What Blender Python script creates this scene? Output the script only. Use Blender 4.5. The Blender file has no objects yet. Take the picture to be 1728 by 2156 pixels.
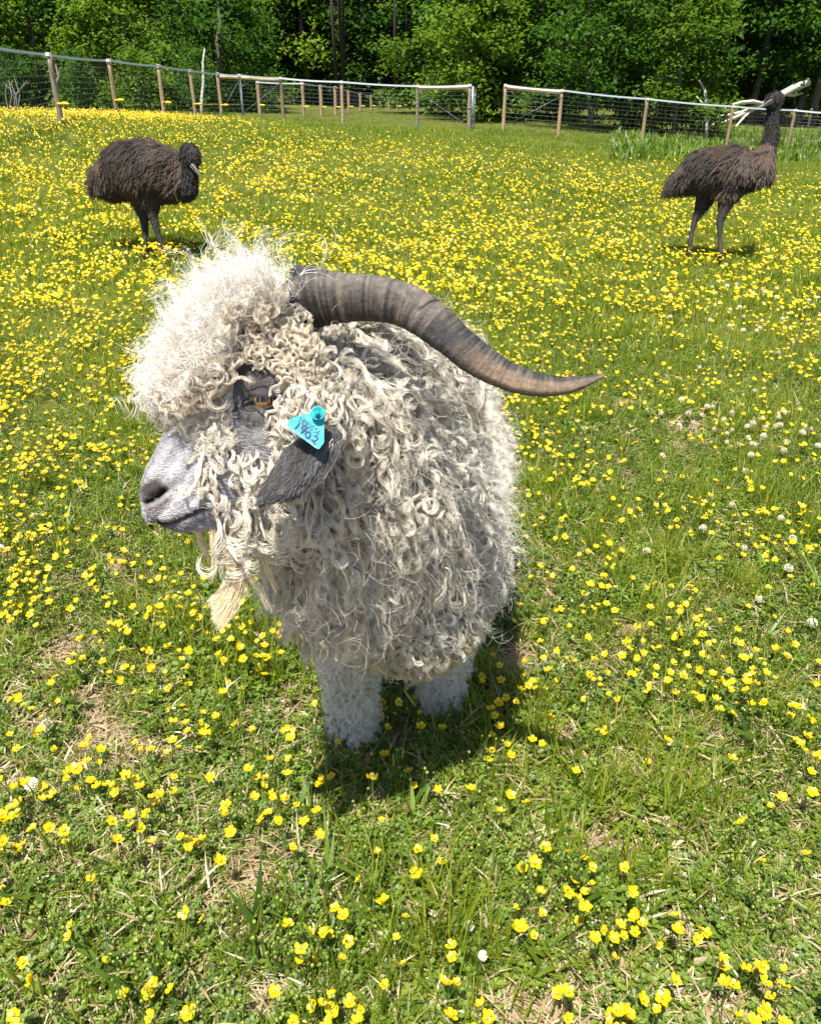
import bpy, bmesh, math, random
import numpy as np
from mathutils import Vector, Matrix
from mathutils.bvhtree import BVHTree

rng = np.random.default_rng(11)
random.seed(11)
sc = bpy.context.scene
COL = sc.collection
rad = math.radians

# ------------------------------------------------------------------ camera
FPX, PITCH, H = 1597.0, rad(28.0), 1.2
cp, sp_ = math.cos(PITCH), math.sin(PITCH)
cam = bpy.data.cameras.new("camera")
cam.sensor_fit = 'HORIZONTAL'; cam.sensor_width = 36.0; cam.lens = FPX / 1728 * 36.0
cam.clip_start = 0.02; cam.clip_end = 400
camo = bpy.data.objects.new("camera", cam); COL.objects.link(camo)
camo.location = (0, 0, H); camo.rotation_euler = (math.pi / 2 - PITCH, 0, 0)
sc.camera = camo

# ------------------------------------------------------------------ light
SUN_EL, SUN_AZ = rad(69.0), rad(205.0)          # azimuth from +y (view direction) clockwise: behind the camera, to the left
to_sun = Vector((math.sin(SUN_AZ) * math.cos(SUN_EL), math.cos(SUN_AZ) * math.cos(SUN_EL), math.sin(SUN_EL)))
world = bpy.data.worlds.new("World"); sc.world = world; world.use_nodes = True
wn = world.node_tree; wn.nodes.clear()
sky = wn.nodes.new('ShaderNodeTexSky'); sky.sky_type = 'NISHITA'; sky.sun_disc = False
sky.sun_elevation = SUN_EL; sky.sun_rotation = SUN_AZ
bg = wn.nodes.new('ShaderNodeBackground'); bg.inputs[1].default_value = 0.085
wo = wn.nodes.new('ShaderNodeOutputWorld')
wn.links.new(sky.outputs[0], bg.inputs[0]); wn.links.new(bg.outputs[0], wo.inputs[0])
sl = bpy.data.lights.new("sun", 'SUN'); sl.energy = 5.0; sl.angle = rad(0.53); sl.color = (1.0, 0.955, 0.87)
slo = bpy.data.objects.new("sun", sl); COL.objects.link(slo)
slo.rotation_euler = to_sun.to_track_quat('Z', 'Y').to_euler(); slo.location = (0, 0, 30)
vs = sc.view_settings
sc.display_settings.display_device = 'sRGB'
vs.view_transform = 'Standard'; vs.look = 'None'; vs.gamma = 1.0; vs.use_curve_mapping = False
vs.exposure = 1.15
sc.cycles.max_bounces = 10; sc.cycles.diffuse_bounces = 5; sc.cycles.transmission_bounces = 8
sc.cycles.transparent_max_bounces = 8; sc.cycles.glossy_bounces = 4
sc.cycles.use_denoising = True

# ------------------------------------------------------------------ helpers
AX_R = np.array([1.0, 0, 0]); AX_F = np.array([0, cp, -sp_]); AX_U = np.array([0, sp_, cp]); CAM = np.array([0, 0, H])
HL = -AX_F * math.cos(rad(8)) - AX_U * math.sin(rad(8))       # lateral axis of the goat's head (its left side)

def P(u, v, d, w=0.0):
    """a point on the photograph's ray (u, v of a 1728 wide picture) at depth d metres"""
    return CAM + d * (AX_F + (u - 864) / FPX * AX_R + (1078 - v) / FPX * AX_U) + w * HL

def proj(p):
    q = np.asarray(p) - CAM
    d = q @ AX_F
    return 864 + (q @ AX_R) / d * FPX, 1078 - (q @ AX_U) / d * FPX, d

def nrmz(a):
    return a / np.maximum(np.linalg.norm(a, axis=-1, keepdims=True), 1e-9)

def tagit(o, label=None, cat=None, group=None, kind=None):
    if label: o["label"] = label
    if cat: o["category"] = cat
    if group: o["group"] = group
    if kind: o["kind"] = kind
    return o

def empty(name, loc, label=None, cat=None, group=None):
    o = bpy.data.objects.new(name, None); COL.objects.link(o)
    o.location = loc; o.empty_display_size = 0.1
    return tagit(o, label, cat, group)

def adopt(child, parent):
    child.parent = parent
    m = Matrix.Translation(parent.location) if parent.parent is None else Matrix.Translation(Vector(parent["_w"]) if "_w" in parent else Vector((0, 0, 0)))
    if parent.parent is None:
        child.matrix_parent_inverse = Matrix.Translation(-parent.location)
    # parts keep their geometry in world coordinates, so a part's part needs no offset of its own
    return child

def mesh_data(name, V, F, mats=None, smooth=True, idx=None, attrs=None):
    me = bpy.data.meshes.new(name)
    me.from_pydata([tuple(map(float, v)) for v in V], [], [tuple(map(int, f)) for f in F])
    if mats is not None:
        for m in (mats if isinstance(mats, (list, tuple)) else [mats]): me.materials.append(m)
    if idx is not None: me.polygons.foreach_set('material_index', np.asarray(idx, dtype=np.int32))
    if smooth: me.polygons.foreach_set('use_smooth', np.ones(len(F), dtype=bool))
    for k, a in (attrs or {}).items():
        a = np.asarray(a, dtype=np.float32)
        if a.ndim == 1:
            me.attributes.new(k, 'FLOAT', 'POINT').data.foreach_set('value', a)
        else:
            c = np.ones((len(a), 4), np.float32); c[:, :3] = a
            me.attributes.new(k, 'FLOAT_COLOR', 'POINT').data.foreach_set('color', c.ravel())
    me.update()
    return me

def mobj(name, V, F, mats=None, parent=None, **kw):
    o = bpy.data.objects.new(name, mesh_data(name, V, F, mats, **kw)); COL.objects.link(o)
    if parent is not None: adopt(o, parent)
    return o

class MB:
    """collects shapes, then links them as one mesh"""
    def __init__(s): s.V = []; s.F = []; s.A = []; s.I = []
    def add(s, V, F, a=0.5, i=0):
        n = len(s.V); s.V += [tuple(map(float, v)) for v in V]; s.F += [tuple(int(k) + n for k in f) for f in F]
        s.A += (list(a) if hasattr(a, '__len__') else [a] * len(V)); s.I += [i] * len(F)
    def tube(s, pts, radii, sides=6, a=0.5, i=0, cap=True):
        pts = np.asarray(pts, float); n = len(pts); radii = np.broadcast_to(np.asarray(radii, float), (n,))
        T = nrmz(np.gradient(pts, axis=0)); ref = np.array([0, 0, 1.0]) if abs(T[0][2]) < .9 else np.array([1.0, 0, 0])
        V = []; F = []; x = nrmz(np.cross(ref, T[0]))
        for k in range(n):
            x = nrmz(x - T[k] * (x @ T[k])); y = np.cross(T[k], x)
            for j in range(sides):
                an = 2 * math.pi * j / sides
                V.append(pts[k] + radii[k] * (math.cos(an) * x + math.sin(an) * y))
        for k in range(n - 1):
            for j in range(sides):
                b = (j + 1) % sides
                F.append((k * sides + j, k * sides + b, (k + 1) * sides + b, (k + 1) * sides + j))
        if cap:
            F.append(tuple(reversed(range(sides)))); F.append(tuple(range((n - 1) * sides, n * sides)))
        s.add(V, F, a, i)
    def box(s, c, x, y, z, a=0.5, i=0):
        c, x, y, z = (np.asarray(k, float) for k in (c, x, y, z))
        V = [c + sx * x + sy * y + sz * z for sz in (-1, 1) for sy in (-1, 1) for sx in (-1, 1)]
        s.add(V, [(0, 2, 3, 1), (4, 5, 7, 6), (0, 1, 5, 4), (2, 6, 7, 3), (0, 4, 6, 2), (1, 3, 7, 5)], a, i)
    def ball(s, c, r, nu=8, nv=6, a=0.5, i=0, sc3=(1, 1, 1)):
        V = [np.array(c) + np.array([0, 0, r * sc3[2]])]
        for k in range(1, nv):
            th = math.pi * k / nv
            for j in range(nu):
                ph = 2 * math.pi * j / nu
                V.append(np.array(c) + r * np.array([sc3[0] * math.sin(th) * math.cos(ph), sc3[1] * math.sin(th) * math.sin(ph), sc3[2] * math.cos(th)]))
        V.append(np.array(c) - np.array([0, 0, r * sc3[2]])); m = len(V) - 1
        F = [(0, 1 + j, 1 + (j + 1) % nu) for j in range(nu)]
        for k in range(nv - 2):
            o = 1 + k * nu
            F += [(o + j, o + nu + j, o + nu + (j + 1) % nu, o + (j + 1) % nu) for j in range(nu)]
        o = 1 + (nv - 2) * nu
        F += [(o + j, m, o + (j + 1) % nu) for j in range(nu)]
        s.add(V, F, a, i)
    def build(s, name, mats=None, parent=None, smooth=True):
        return mobj(name, s.V, s.F, mats, parent, smooth=smooth, idx=s.I, attrs={'vary': s.A})
    def data(s, name, mats=None, smooth=True):
        return mesh_data(name, s.V, s.F, mats, smooth, s.I, {'vary': s.A})

# ------------------------------------------------------------------ materials
def newmat(name):
    m = bpy.data.materials.new(name); m.use_nodes = True; m.node_tree.nodes.clear()
    return m, m.node_tree.nodes, m.node_tree.links

def N(nodes, t, **kw):
    n = nodes.new(t)
    for k, v in kw.items():
        if k.startswith('i_'):
            n.inputs[int(k[2:])].default_value = v
        else: setattr(n, k, v)
    return n

def ramp(nodes, stops, interp='LINEAR'):
    r = nodes.new('ShaderNodeValToRGB'); r.color_ramp.interpolation = interp
    e = r.color_ramp.elements
    while len(e) < len(stops): e.new(0.5)
    for k, (p, c) in enumerate(stops): e[k].position = p; e[k].color = (*c, 1)
    return r

def leaf_mat(name, stops, transl=0.4, gloss=0.06, rough=0.4, world_noise=None):
    """thin plant matter: diffuse plus light let through; colour varies by piece (attribute vary) and by instance"""
    m, n, l = newmat(name)
    at = N(n, 'ShaderNodeAttribute', attribute_name='vary'); oi = N(n, 'ShaderNodeObjectInfo')
    mx = N(n, 'ShaderNodeMath', operation='MULTIPLY_ADD', i_1=0.55); l.new(at.outputs['Fac'], mx.inputs[0])
    m2 = N(n, 'ShaderNodeMath', operation='MULTIPLY', i_1=0.45); l.new(oi.outputs['Random'], m2.inputs[0]); l.new(m2.outputs[0], mx.inputs[2])
    fac = mx.outputs[0]
    if world_noise:
        g = N(n, 'ShaderNodeNewGeometry'); nt = N(n, 'ShaderNodeTexNoise'); nt.inputs['Scale'].default_value = world_noise
        nt.inputs['Detail'].default_value = 3
        l.new(g.outputs['Position'], nt.inputs['Vector'])
        a = N(n, 'ShaderNodeMath', operation='MULTIPLY_ADD', i_1=0.9, i_2=-0.45); l.new(nt.outputs['Fac'], a.inputs[0])
        b = N(n, 'ShaderNodeMath', operation='ADD', use_clamp=True); l.new(fac, b.inputs[0]); l.new(a.outputs[0], b.inputs[1]); fac = b.outputs[0]
    r = ramp(n, stops); l.new(fac, r.inputs[0])
    d = N(n, 'ShaderNodeBsdfDiffuse'); t = N(n, 'ShaderNodeBsdfTranslucent'); gl = N(n, 'ShaderNodeBsdfGlossy'); gl.inputs['Roughness'].default_value = rough
    gl.inputs['Color'].default_value = (.9, .95, 1, 1)
    tc = N(n, 'ShaderNodeMix', data_type='RGBA', blend_type='MULTIPLY'); tc.inputs[0].default_value = 1.0
    l.new(r.outputs[0], tc.inputs[6]); tc.inputs[7].default_value = (1.25, 1.3, 0.55, 1)
    l.new(r.outputs[0], d.inputs[0]); l.new(tc.outputs[2], t.inputs[0])
    s1 = N(n, 'ShaderNodeMixShader', i_0=transl); l.new(d.outputs[0], s1.inputs[1]); l.new(t.outputs[0], s1.inputs[2])
    s2 = N(n, 'ShaderNodeMixShader', i_0=gloss); l.new(s1.outputs[0], s2.inputs[1]); l.new(gl.outputs[0], s2.inputs[2])
    o = N(n, 'ShaderNodeOutputMaterial'); l.new(s2.outputs[0], o.inputs[0])
    return m

def pmat(name, color, rough=0.6, noise=None, c2=None, metallic=0.0, bump=0.0, nscale=(1, 1, 1), spec=0.4, attr=None, detail=6):
    m, n, l = newmat(name)
    b = N(n, 'ShaderNodeBsdfPrincipled'); o = N(n, 'ShaderNodeOutputMaterial'); l.new(b.outputs[0], o.inputs[0])
    b.inputs['Base Color'].default_value = (*color, 1); b.inputs['Roughness'].default_value = rough; b.inputs['Metallic'].default_value = metallic
    b.inputs['Specular IOR Level'].default_value = spec
    if attr:
        a = N(n, 'ShaderNodeAttribute', attribute_name=attr); l.new(a.outputs['Color'], b.inputs['Base Color'])
    if noise:
        tc = N(n, 'ShaderNodeTexCoord'); mp = N(n, 'ShaderNodeMapping'); mp.inputs['Scale'].default_value = nscale
        l.new(tc.outputs['Object'], mp.inputs[0])
        nt = N(n, 'ShaderNodeTexNoise'); nt.inputs['Scale'].default_value = noise; nt.inputs['Detail'].default_value = detail
        nt.inputs['Roughness'].default_value = 0.65
        l.new(mp.outputs[0], nt.inputs['Vector'])
        if c2 is not None:
            r = ramp(n, [(0.3, color), (0.7, c2)]); l.new(nt.outputs['Fac'], r.inputs[0]); l.new(r.outputs[0], b.inputs['Base Color'])
        if bump:
            bp = N(n, 'ShaderNodeBump'); bp.inputs['Strength'].default_value = bump; bp.inputs['Distance'].default_value = 0.01
            l.new(nt.outputs['Fac'], bp.inputs['Height']); l.new(bp.outputs[0], b.inputs['Normal'])
    return m

def hair_mat(name, rough=0.35, transl=0.35, gloss=0.12):
    """wool and feather fibres: colour comes per fibre from attribute col"""
    m, n, l = newmat(name)
    a = N(n, 'ShaderNodeAttribute', attribute_name='col')
    d = N(n, 'ShaderNodeBsdfDiffuse'); t = N(n, 'ShaderNodeBsdfTranslucent')
    g = N(n, 'ShaderNodeBsdfHair', component='Reflection'); g.inputs['RoughnessU'].default_value = rough; g.inputs['RoughnessV'].default_value = 0.6
    l.new(a.outputs['Color'], d.inputs[0]); l.new(a.outputs['Color'], t.inputs[0]); g.inputs[0].default_value = (1, .97, .92, 1)
    s1 = N(n, 'ShaderNodeMixShader', i_0=transl); l.new(d.outputs[0], s1.inputs[1]); l.new(t.outputs[0], s1.inputs[2])
    s2 = N(n, 'ShaderNodeMixShader', i_0=gloss); l.new(s1.outputs[0], s2.inputs[1]); l.new(g.outputs[0], s2.inputs[2])
    o = N(n, 'ShaderNodeOutputMaterial'); l.new(s2.outputs[0], o.inputs[0])
    return m

M = {}
M['grass'] = leaf_mat('grass_blades', [(0.0, (.045, .090, .006)), (.4, (.145, .215, .009)), (.75, (.265, .315, .018)), (1, (.40, .36, .08))], .50, .025, .5, world_noise=.7)
M['broad'] = leaf_mat('herb_leaves', [(0.0, (.040, .085, .007)), (.5, (.125, .205, .013)), (1, (.25, .31, .035))], .45, .03, .5, world_noise=1.1)
M['straw'] = leaf_mat('dry_straw', [(0.0, (.19, .135, .065)), (.6, (.38, .29, .15)), (1, (.52, .43, .25))], .25, .05, .5)
M['stem'] = leaf_mat('flower_stem', [(0.0, (.06, .12, .015)), (1, (.15, .2, .03))], .25, .08, .4)
M['bud'] = leaf_mat('seed_head', [(0.0, (.15, .22, .02)), (1, (.28, .34, .03))], .3, .06, .4)
M['petal'] = leaf_mat('buttercup_petal', [(0.0, (.66, .42, .003)), (.5, (.74, .53, .004)), (1, (.80, .60, .008))], .30, .035, .35)
M['stamen'] = leaf_mat('buttercup_stamens', [(0.0, (.55, .38, .01)), (1, (.62, .5, .03))], .2, .05, .5)
M['clover'] = leaf_mat('clover_floret', [(0.0, (.62, .52, .46)), (1, (.82, .80, .74))], .35, .05, .5)
M['tree_leaf'] = leaf_mat('tree_leaves', [(0.0, (.022, .062, .010)), (.5, (.055, .125, .016)), (1, (.12, .21, .025))], .45, .008, .7)
M['tree_leaf_light'] = leaf_mat('light_tree_leaves', [(0.0, (.045, .095, .010)), (.5, (.11, .19, .018)), (1, (.21, .29, .035))], .48, .008, .7)
M['bark'] = pmat('bark', (.07, .055, .042), .9, 9, (.17, .145, .115), bump=.6, nscale=(1, 1, .25))
M['dark_bark'] = pmat('dark_bark', (.022, .019, .016), .9, 9, (.05, .044, .038), bump=.6, nscale=(1, 1, .25))
M['pale_bark'] = pmat('pale_bark', (.10, .09, .078), .85, 7, (.22, .20, .175), bump=.4, nscale=(1, 1, .3))
M['birch'] = pmat('birch_bark', (.05, .045, .04), .8, 9, (.50, .48, .45), bump=.2, nscale=(1, 1, 2.2))
M['dead'] = pmat('bleached_wood', (.36, .32, .27), .8, 6, (.60, .55, .48), bump=.3)
M['post'] = pmat('weathered_post', (.24, .16, .09), .85, 14, (.42, .30, .18), bump=.5, nscale=(1, 1, .15))
M['post_grey'] = pmat('grey_post', (.17, .135, .105), .9, 14, (.32, .26, .20), bump=.5, nscale=(1, 1, .15))
M['new_wood'] = pmat('fresh_rail', (.55, .40, .22), .75, 8, (.70, .54, .32), bump=.2)
M['wire'] = pmat('galvanised_wire', (.17, .18, .19), .5, metallic=.5)
M['tape'] = pmat('white_top_rail', (.62, .65, .70), .5)
M['steel'] = pmat('galvanised_steel', (.30, .33, .37), .5, 20, (.42, .45, .48), metallic=.5)
M['yellow'] = pmat('yellow_plastic', (.85, .62, .02), .45)
M['red'] = pmat('red_plastic', (.6, .04, .03), .5)

# ------------------------------------------------------------------ terrain
FH = 1.25                                                   # fence post height
def post_at(tu, tv, bu, bv, h=FH):
    d = FPX * 1.132 * h / (bv - tv)
    p = P(bu, bv, d); p2 = P(tu, tv, d - h * sp_)
    return p, (p2 - p)
left_posts = [(-95, 74, -58, 282), (97, 109, 130, 262), (230, 123, 248, 246), (332, 135, 347, 248), (402, 145, 413, 249), (458, 152, 468, 249)]
mid_posts = [(508, 155, 513, 250), (588, 161, 597, 253), (717, 169, 722, 266), (880, 178, 878, 273), (989, 176, 986, 277)]
right_posts = [(1062, 176, 1059, 277), (1180, 187, 1174, 289), (1356, 205, 1350, 302), (1537, 221, 1527, 314), (1668, 229, 1656, 318), (1800, 238, 1786, 330)]
back_posts = [(543, 170, 548, 245), (635, 173, 640, 246), (672, 178, 677, 246), (703, 181, 707, 245), (732, 189, 735, 245), (757, 195, 759, 245), (780, 199, 782, 245), (800, 201, 801, 244), (818, 202, 819, 244), (836, 204, 837, 244), (851, 207, 851, 243)]
ctl = [(-1, -2, 0), (1, -2, 0), (0, 0, 0), (-1, 1, 0), (1, 1, 0), (0, 2, 0), (-2, 3, 0), (2, 3, 0), (0, 5, .02), (-3, 6.6, .03), (3, 6.6, .0), (-6, 6, .05), (6, 6, -.03)]
for plist in (left_posts[1:], mid_posts[1:], right_posts[:4]):
    for q in plist:
        p, _ = post_at(*q); ctl.append((p[0], p[1], p[2]))
ctl += [(-20, 8, .45), (20, 8, -.2), (-30, 25, 1.2), (30, 25, .35), (-32, 46, 1.4), (0, 44, 1.02), (18, 44, .62), (34, 46, .8), (0, 70, 2), (-50, 70, 2), (50, 70, 2), (0, -15, 0), (-25, -10, 0), (25, -10, 0), (-60, 20, 1.2), (60, 20, .3), (-6, 34, .98), (8, 34, .58)]
ctl = np.array(ctl)
def _tps(a, b):
    r2 = ((a[:, None, :] - b[None]) ** 2).sum(-1)
    return 0.5 * r2 * np.log(r2 + 1e-9)
_n = len(ctl); _A = np.zeros((_n + 3, _n + 3)); _A[:_n, :_n] = _tps(ctl[:, :2], ctl[:, :2]) + np.eye(_n) * 0.6
_A[:_n, _n] = 1; _A[:_n, _n + 1:] = ctl[:, :2]; _A[_n:, :_n] = _A[:_n, _n:].T
_w = np.linalg.solve(_A, np.concatenate([ctl[:, 2], np.zeros(3)]))
def ground_z(x, y):
    q = np.stack([np.atleast_1d(np.asarray(x, float)), np.atleast_1d(np.asarray(y, float))], -1)
    out = np.empty(len(q))
    for s in range(0, len(q), 20000):
        b = q[s:s + 20000]
        out[s:s + 20000] = _tps(b, ctl[:, :2]) @ _w[:_n] + _w[_n] + b @ _w[_n + 1:]
    return out
def gz(x, y): return float(ground_z([x], [y])[0])
def on_ground(u, v):
    d = AX_F + (u - 864) / FPX * AX_R + (1078 - v) / FPX * AX_U
    ts = np.concatenate([np.linspace(.6, 8, 500), np.linspace(8.02, 60, 900)])
    p = CAM + ts[:, None] * d; f = p[:, 2] - ground_z(p[:, 0], p[:, 1])
    k = np.argmax(f < 0) if (f < 0).any() else len(ts) - 1
    a = f[k - 1] / (f[k - 1] - f[k] + 1e-12)
    return p[k - 1] + (p[k] - p[k - 1]) * a

def fbm(x, y, s, seed, oct=3):
    """cheap smooth noise about 0..1"""
    r = np.random.default_rng(seed); out = 0; amp = 1; tot = 0
    for o in range(oct):
        for _ in range(4):
            a = r.uniform(0, 2 * math.pi); ph = r.uniform(0, 6.28); f = s * (2 ** o) * r.uniform(.7, 1.4)
            out = out + amp * np.sin((x * math.cos(a) + y * math.sin(a)) * f + ph + 1.3 * np.sin((x * math.sin(a) - y * math.cos(a)) * f * .7 + ph * 2))
        tot += amp * 4; amp *= .55
    return np.clip(.5 + out / tot * 1.1, 0, 1)

def bare(x, y):
    """where trodden soil shows (0 grass .. 1 bare)"""
    b = np.zeros_like(np.asarray(x, float))
    for (u, v, r) in BARE_SPOTS:
        p = BARE_P[(u, v)]
        b = np.maximum(b, np.exp(-(((x - p[0]) / r) ** 2 + ((y - p[1]) / (r * .9)) ** 2)))
    nz = fbm(x, y, 16, 5)
    near = np.clip((2.6 - y) / 1.5, 0, 1)
    return np.clip(1.25 * b * (.45 + nz) + near * np.clip((nz - .56) * 2.4, 0, .85), 0, 1)
BARE_SPOTS = [(1280, 1765, .055), (1235, 1810, .05), (110, 1410, .10), (210, 1480, .09), (70, 1520, .08), (610, 1510, .06), (340, 1430, .06), (90, 2120, .05), (1120, 2130, .05), (560, 2110, .04), (1500, 2120, .05), (1100, 1400, .07), (1230, 1600, .05), (230, 1180, .07), (1310, 850, .1), (1450, 900, .1), (820, 1900, .04), (1420, 1960, .04), (1650, 2060, .04), (1330, 1330, .06)]
BARE_P = {(u, v): on_ground(u, v) for u, v, r in BARE_SPOTS}

# ground sheet, finer near the camera
gx = np.unique(np.concatenate([np.linspace(-120, -14, 24), np.linspace(-14, -3, 40), np.linspace(-3, 3, 150), np.linspace(3, 14, 40), np.linspace(14, 120, 24)]))
gy = np.unique(np.concatenate([np.linspace(-40, -.5, 14), np.linspace(-.5, 4, 130), np.linspace(4, 14, 60), np.linspace(14, 60, 60), np.linspace(60, 160, 16)]))
GX, GY = np.meshgrid(gx, gy); X, Y = GX.ravel(), GY.ravel()
Z = ground_z(X, Y) + np.where(np.abs(X) < 4, (fbm(X, Y, 22, 3) - .5) * .02, 0) * np.clip((5 - Y) / 2, 0, 1)
Z = np.where(Y > 75, np.minimum(Z, 2.5), Z) + 15 * np.clip((Y - 66) / 22, 0, 1) ** 1.5  # hill added behind the wood to block bright sky between the leaves
nx, ny = len(gx), len(gy)
F = [(j * nx + i, j * nx + i + 1, (j + 1) * nx + i + 1, (j + 1) * nx + i) for j in range(ny - 1) for i in range(nx - 1)]
m, n, l = newmat('pasture_soil')
at = N(n, 'ShaderNodeAttribute', attribute_name='bare')
tc = N(n, 'ShaderNodeTexCoord')
n1 = N(n, 'ShaderNodeTexNoise'); n1.inputs['Scale'].default_value = 26; n1.inputs['Detail'].default_value = 8; n1.inputs['Roughness'].default_value = .7
n2 = N(n, 'ShaderNodeTexNoise'); n2.inputs['Scale'].default_value = 1.3; n2.inputs['Detail'].default_value = 5
n3 = N(n, 'ShaderNodeTexNoise'); n3.inputs['Scale'].default_value = 110; n3.inputs['Detail'].default_value = 4
for q in (n1, n2, n3): l.new(tc.outputs['Object'], q.inputs['Vector'])
r1 = ramp(n, [(.3, (.13, .085, .055)), (.52, (.28, .20, .135)), (.75, (.44, .34, .24))]); l.new(n1.outputs['Fac'], r1.inputs[0])
r2 = ramp(n, [(.3, (.045, .055, .012)), (.55, (.10, .11, .02)), (.8, (.15, .15, .03))]); l.new(n1.outputs['Fac'], r2.inputs[0])
mx = N(n, 'ShaderNodeMix', data_type='RGBA'); l.new(at.outputs['Fac'], mx.inputs[0]); l.new(r2.outputs[0], mx.inputs[6]); l.new(r1.outputs[0], mx.inputs[7])
b = N(n, 'ShaderNodeBsdfPrincipled'); b.inputs['Roughness'].default_value = .95; b.inputs['Specular IOR Level'].default_value = .1
l.new(mx.outputs[2], b.inputs['Base Color'])
bp = N(n, 'ShaderNodeBump'); bp.inputs['Strength'].default_value = .8; bp.inputs['Distance'].default_value = .012
ad = N(n, 'ShaderNodeMath', operation='MULTIPLY_ADD', i_1=.35); l.new(n3.outputs['Fac'], ad.inputs[0]); l.new(n1.outputs['Fac'], ad.inputs[2])
l.new(ad.outputs[0], bp.inputs['Height']); l.new(bp.outputs[0], b.inputs['Normal'])
o = N(n, 'ShaderNodeOutputMaterial'); l.new(b.outputs[0], o.inputs[0]); M['soil'] = m
bn = np.clip(bare(X, Y) * 1.2 + np.clip((3.2 - Y) / 2.5, 0, 1) * .55, 0, 1)
ground = mobj('ground', np.stack([X, Y, Z], -1), F, M['soil'], attrs={'bare': bn})
tagit(ground, 'grassy pasture ground rising gently to the fence', None, None, 'structure')

# ------------------------------------------------------------------ scattering by geometry nodes
def hidden_collection(name, metas):
    c = bpy.data.collections.new(name)                      # never linked to the scene: only a source of instances
    for k, me in enumerate(metas):
        c.objects.link(bpy.data.objects.new(f"{name}_{k:02d}", me))
    return c

def scatter(name, pts, rot, scl, idx, coll, label, kind='stuff'):
    me = bpy.data.meshes.new(name); n_ = len(pts)
    me.vertices.add(n_); me.vertices.foreach_set('co', np.asarray(pts, np.float32).ravel())
    me.attributes.new('i_rot', 'FLOAT_VECTOR', 'POINT').data.foreach_set('vector', np.asarray(rot, np.float32).ravel())
    s3 = np.asarray(scl, np.float32); s3 = np.repeat(s3[:, None], 3, 1) if s3.ndim == 1 else s3
    me.attributes.new('i_scl', 'FLOAT_VECTOR', 'POINT').data.foreach_set('vector', s3.ravel())
    me.attributes.new('i_idx', 'INT', 'POINT').data.foreach_set('value', np.asarray(idx, np.int32))
    o = bpy.data.objects.new(name, me); COL.objects.link(o)
    ng = bpy.data.node_groups.new(name + '_scatter', 'GeometryNodeTree')
    ng.interface.new_socket('Geometry', in_out='INPUT', socket_type='NodeSocketGeometry')
    ng.interface.new_socket('Geometry', in_out='OUTPUT', socket_type='NodeSocketGeometry')
    a = ng.nodes.new('NodeGroupInput'); z = ng.nodes.new('NodeGroupOutput')
    iop = ng.nodes.new('GeometryNodeInstanceOnPoints'); ci = ng.nodes.new('GeometryNodeCollectionInfo')
    ci.inputs['Collection'].default_value = coll; ci.inputs['Separate Children'].default_value = True; ci.inputs['Reset Children'].default_value = True
    def na(nm, t):
        q = ng.nodes.new('GeometryNodeInputNamedAttribute'); q.data_type = t; q.inputs['Name'].default_value = nm
        return q.outputs['Attribute']
    e2r = ng.nodes.new('FunctionNodeEulerToRotation')
    ng.links.new(na('i_rot', 'FLOAT_VECTOR'), e2r.inputs[0]); ng.links.new(e2r.outputs[0], iop.inputs['Rotation'])
    ng.links.new(na('i_scl', 'FLOAT_VECTOR'), iop.inputs['Scale']); ng.links.new(na('i_idx', 'INT'), iop.inputs['Instance Index'])
    iop.inputs['Pick Instance'].default_value = True
    ng.links.new(a.outputs[0], iop.inputs['Points']); ng.links.new(ci.outputs[0], iop.inputs['Instance']); ng.links.new(iop.outputs[0], z.inputs[0])
    o.modifiers.new('scatter', 'NODES').node_group = ng
    return tagit(o, label, None, None, kind)

# ------------------------------------------------------------------ grass and herb sources
def blade(mb, base, az, h, w, lean, a, i=0, bend=.5):
    base = np.asarray(base, float); d = np.array([math.cos(az), math.sin(az), 0]); s = np.array([-d[1], d[0], 0])
    p1 = base + d * lean * .3 * h + np.array([0, 0, .55 * h]); p2 = base + d * lean * h + np.array([0, 0, h * (1 - bend * lean * .5)])
    mb.add([base - s * w * .5, base + s * w * .5, p1 - s * w * .45, p1 + s * w * .45, p2], [(0, 1, 3, 2), (2, 3, 4)], a, i)

def tuft(n, hmin, hmax, wmin, wmax, spread, leanmax, i=0, yellow=.0):
    mb = MB()
    for _ in range(n):
        r = spread * math.sqrt(random.random()); q = random.uniform(0, 6.28)
        a = random.random() if random.random() > yellow else 1.0
        blade(mb, (r * math.cos(q), r * math.sin(q), -.004), random.uniform(0, 6.28), random.uniform(hmin, hmax), random.uniform(wmin, wmax), random.uniform(.05, leanmax), a, i)
    return mb

def leaflet(mb, c, az, tilt, L, w, a, i=0):
    c = np.asarray(c, float)
    d = np.array([math.cos(az) * math.cos(tilt), math.sin(az) * math.cos(tilt), math.sin(tilt)]); s = np.array([-math.sin(az), math.cos(az), 0]); u = np.cross(d, s) * -1
    V = [c, c + d * L * .4 + s * w * .5 + np.abs(u) * w * .12, c + d * L * .8 + s * w * .36, c + d * L, c + d * L * .8 - s * w * .36, c + d * L * .4 - s * w * .5 + np.abs(u) * w * .12]
    mb.add(V, [(0, 1, 2, 3), (0, 3, 4, 5)], a, i)

def herb(n, spread, zmin, zmax, L):
    mb = MB()
    for _ in range(n):
        r = spread * math.sqrt(random.random()); q = random.uniform(0, 6.28); z = random.uniform(zmin, zmax)
        c = np.array([r * math.cos(q), r * math.sin(q), z]); az0 = random.uniform(0, 6.28); a = random.random(); s = random.uniform(.6, 1.2) * L
        for k in range(3):
            leaflet(mb, c, az0 + k * 2.1 + random.uniform(-.2, .2), random.uniform(-.3, .5), s, s * random.uniform(.55, .85), min(1, max(0, a + random.uniform(-.15, .15))))
        mb.tube([c * [.55, .55, 0], c], [.0007, .0006], 3, .6, 1, cap=False)
    return mb

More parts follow.
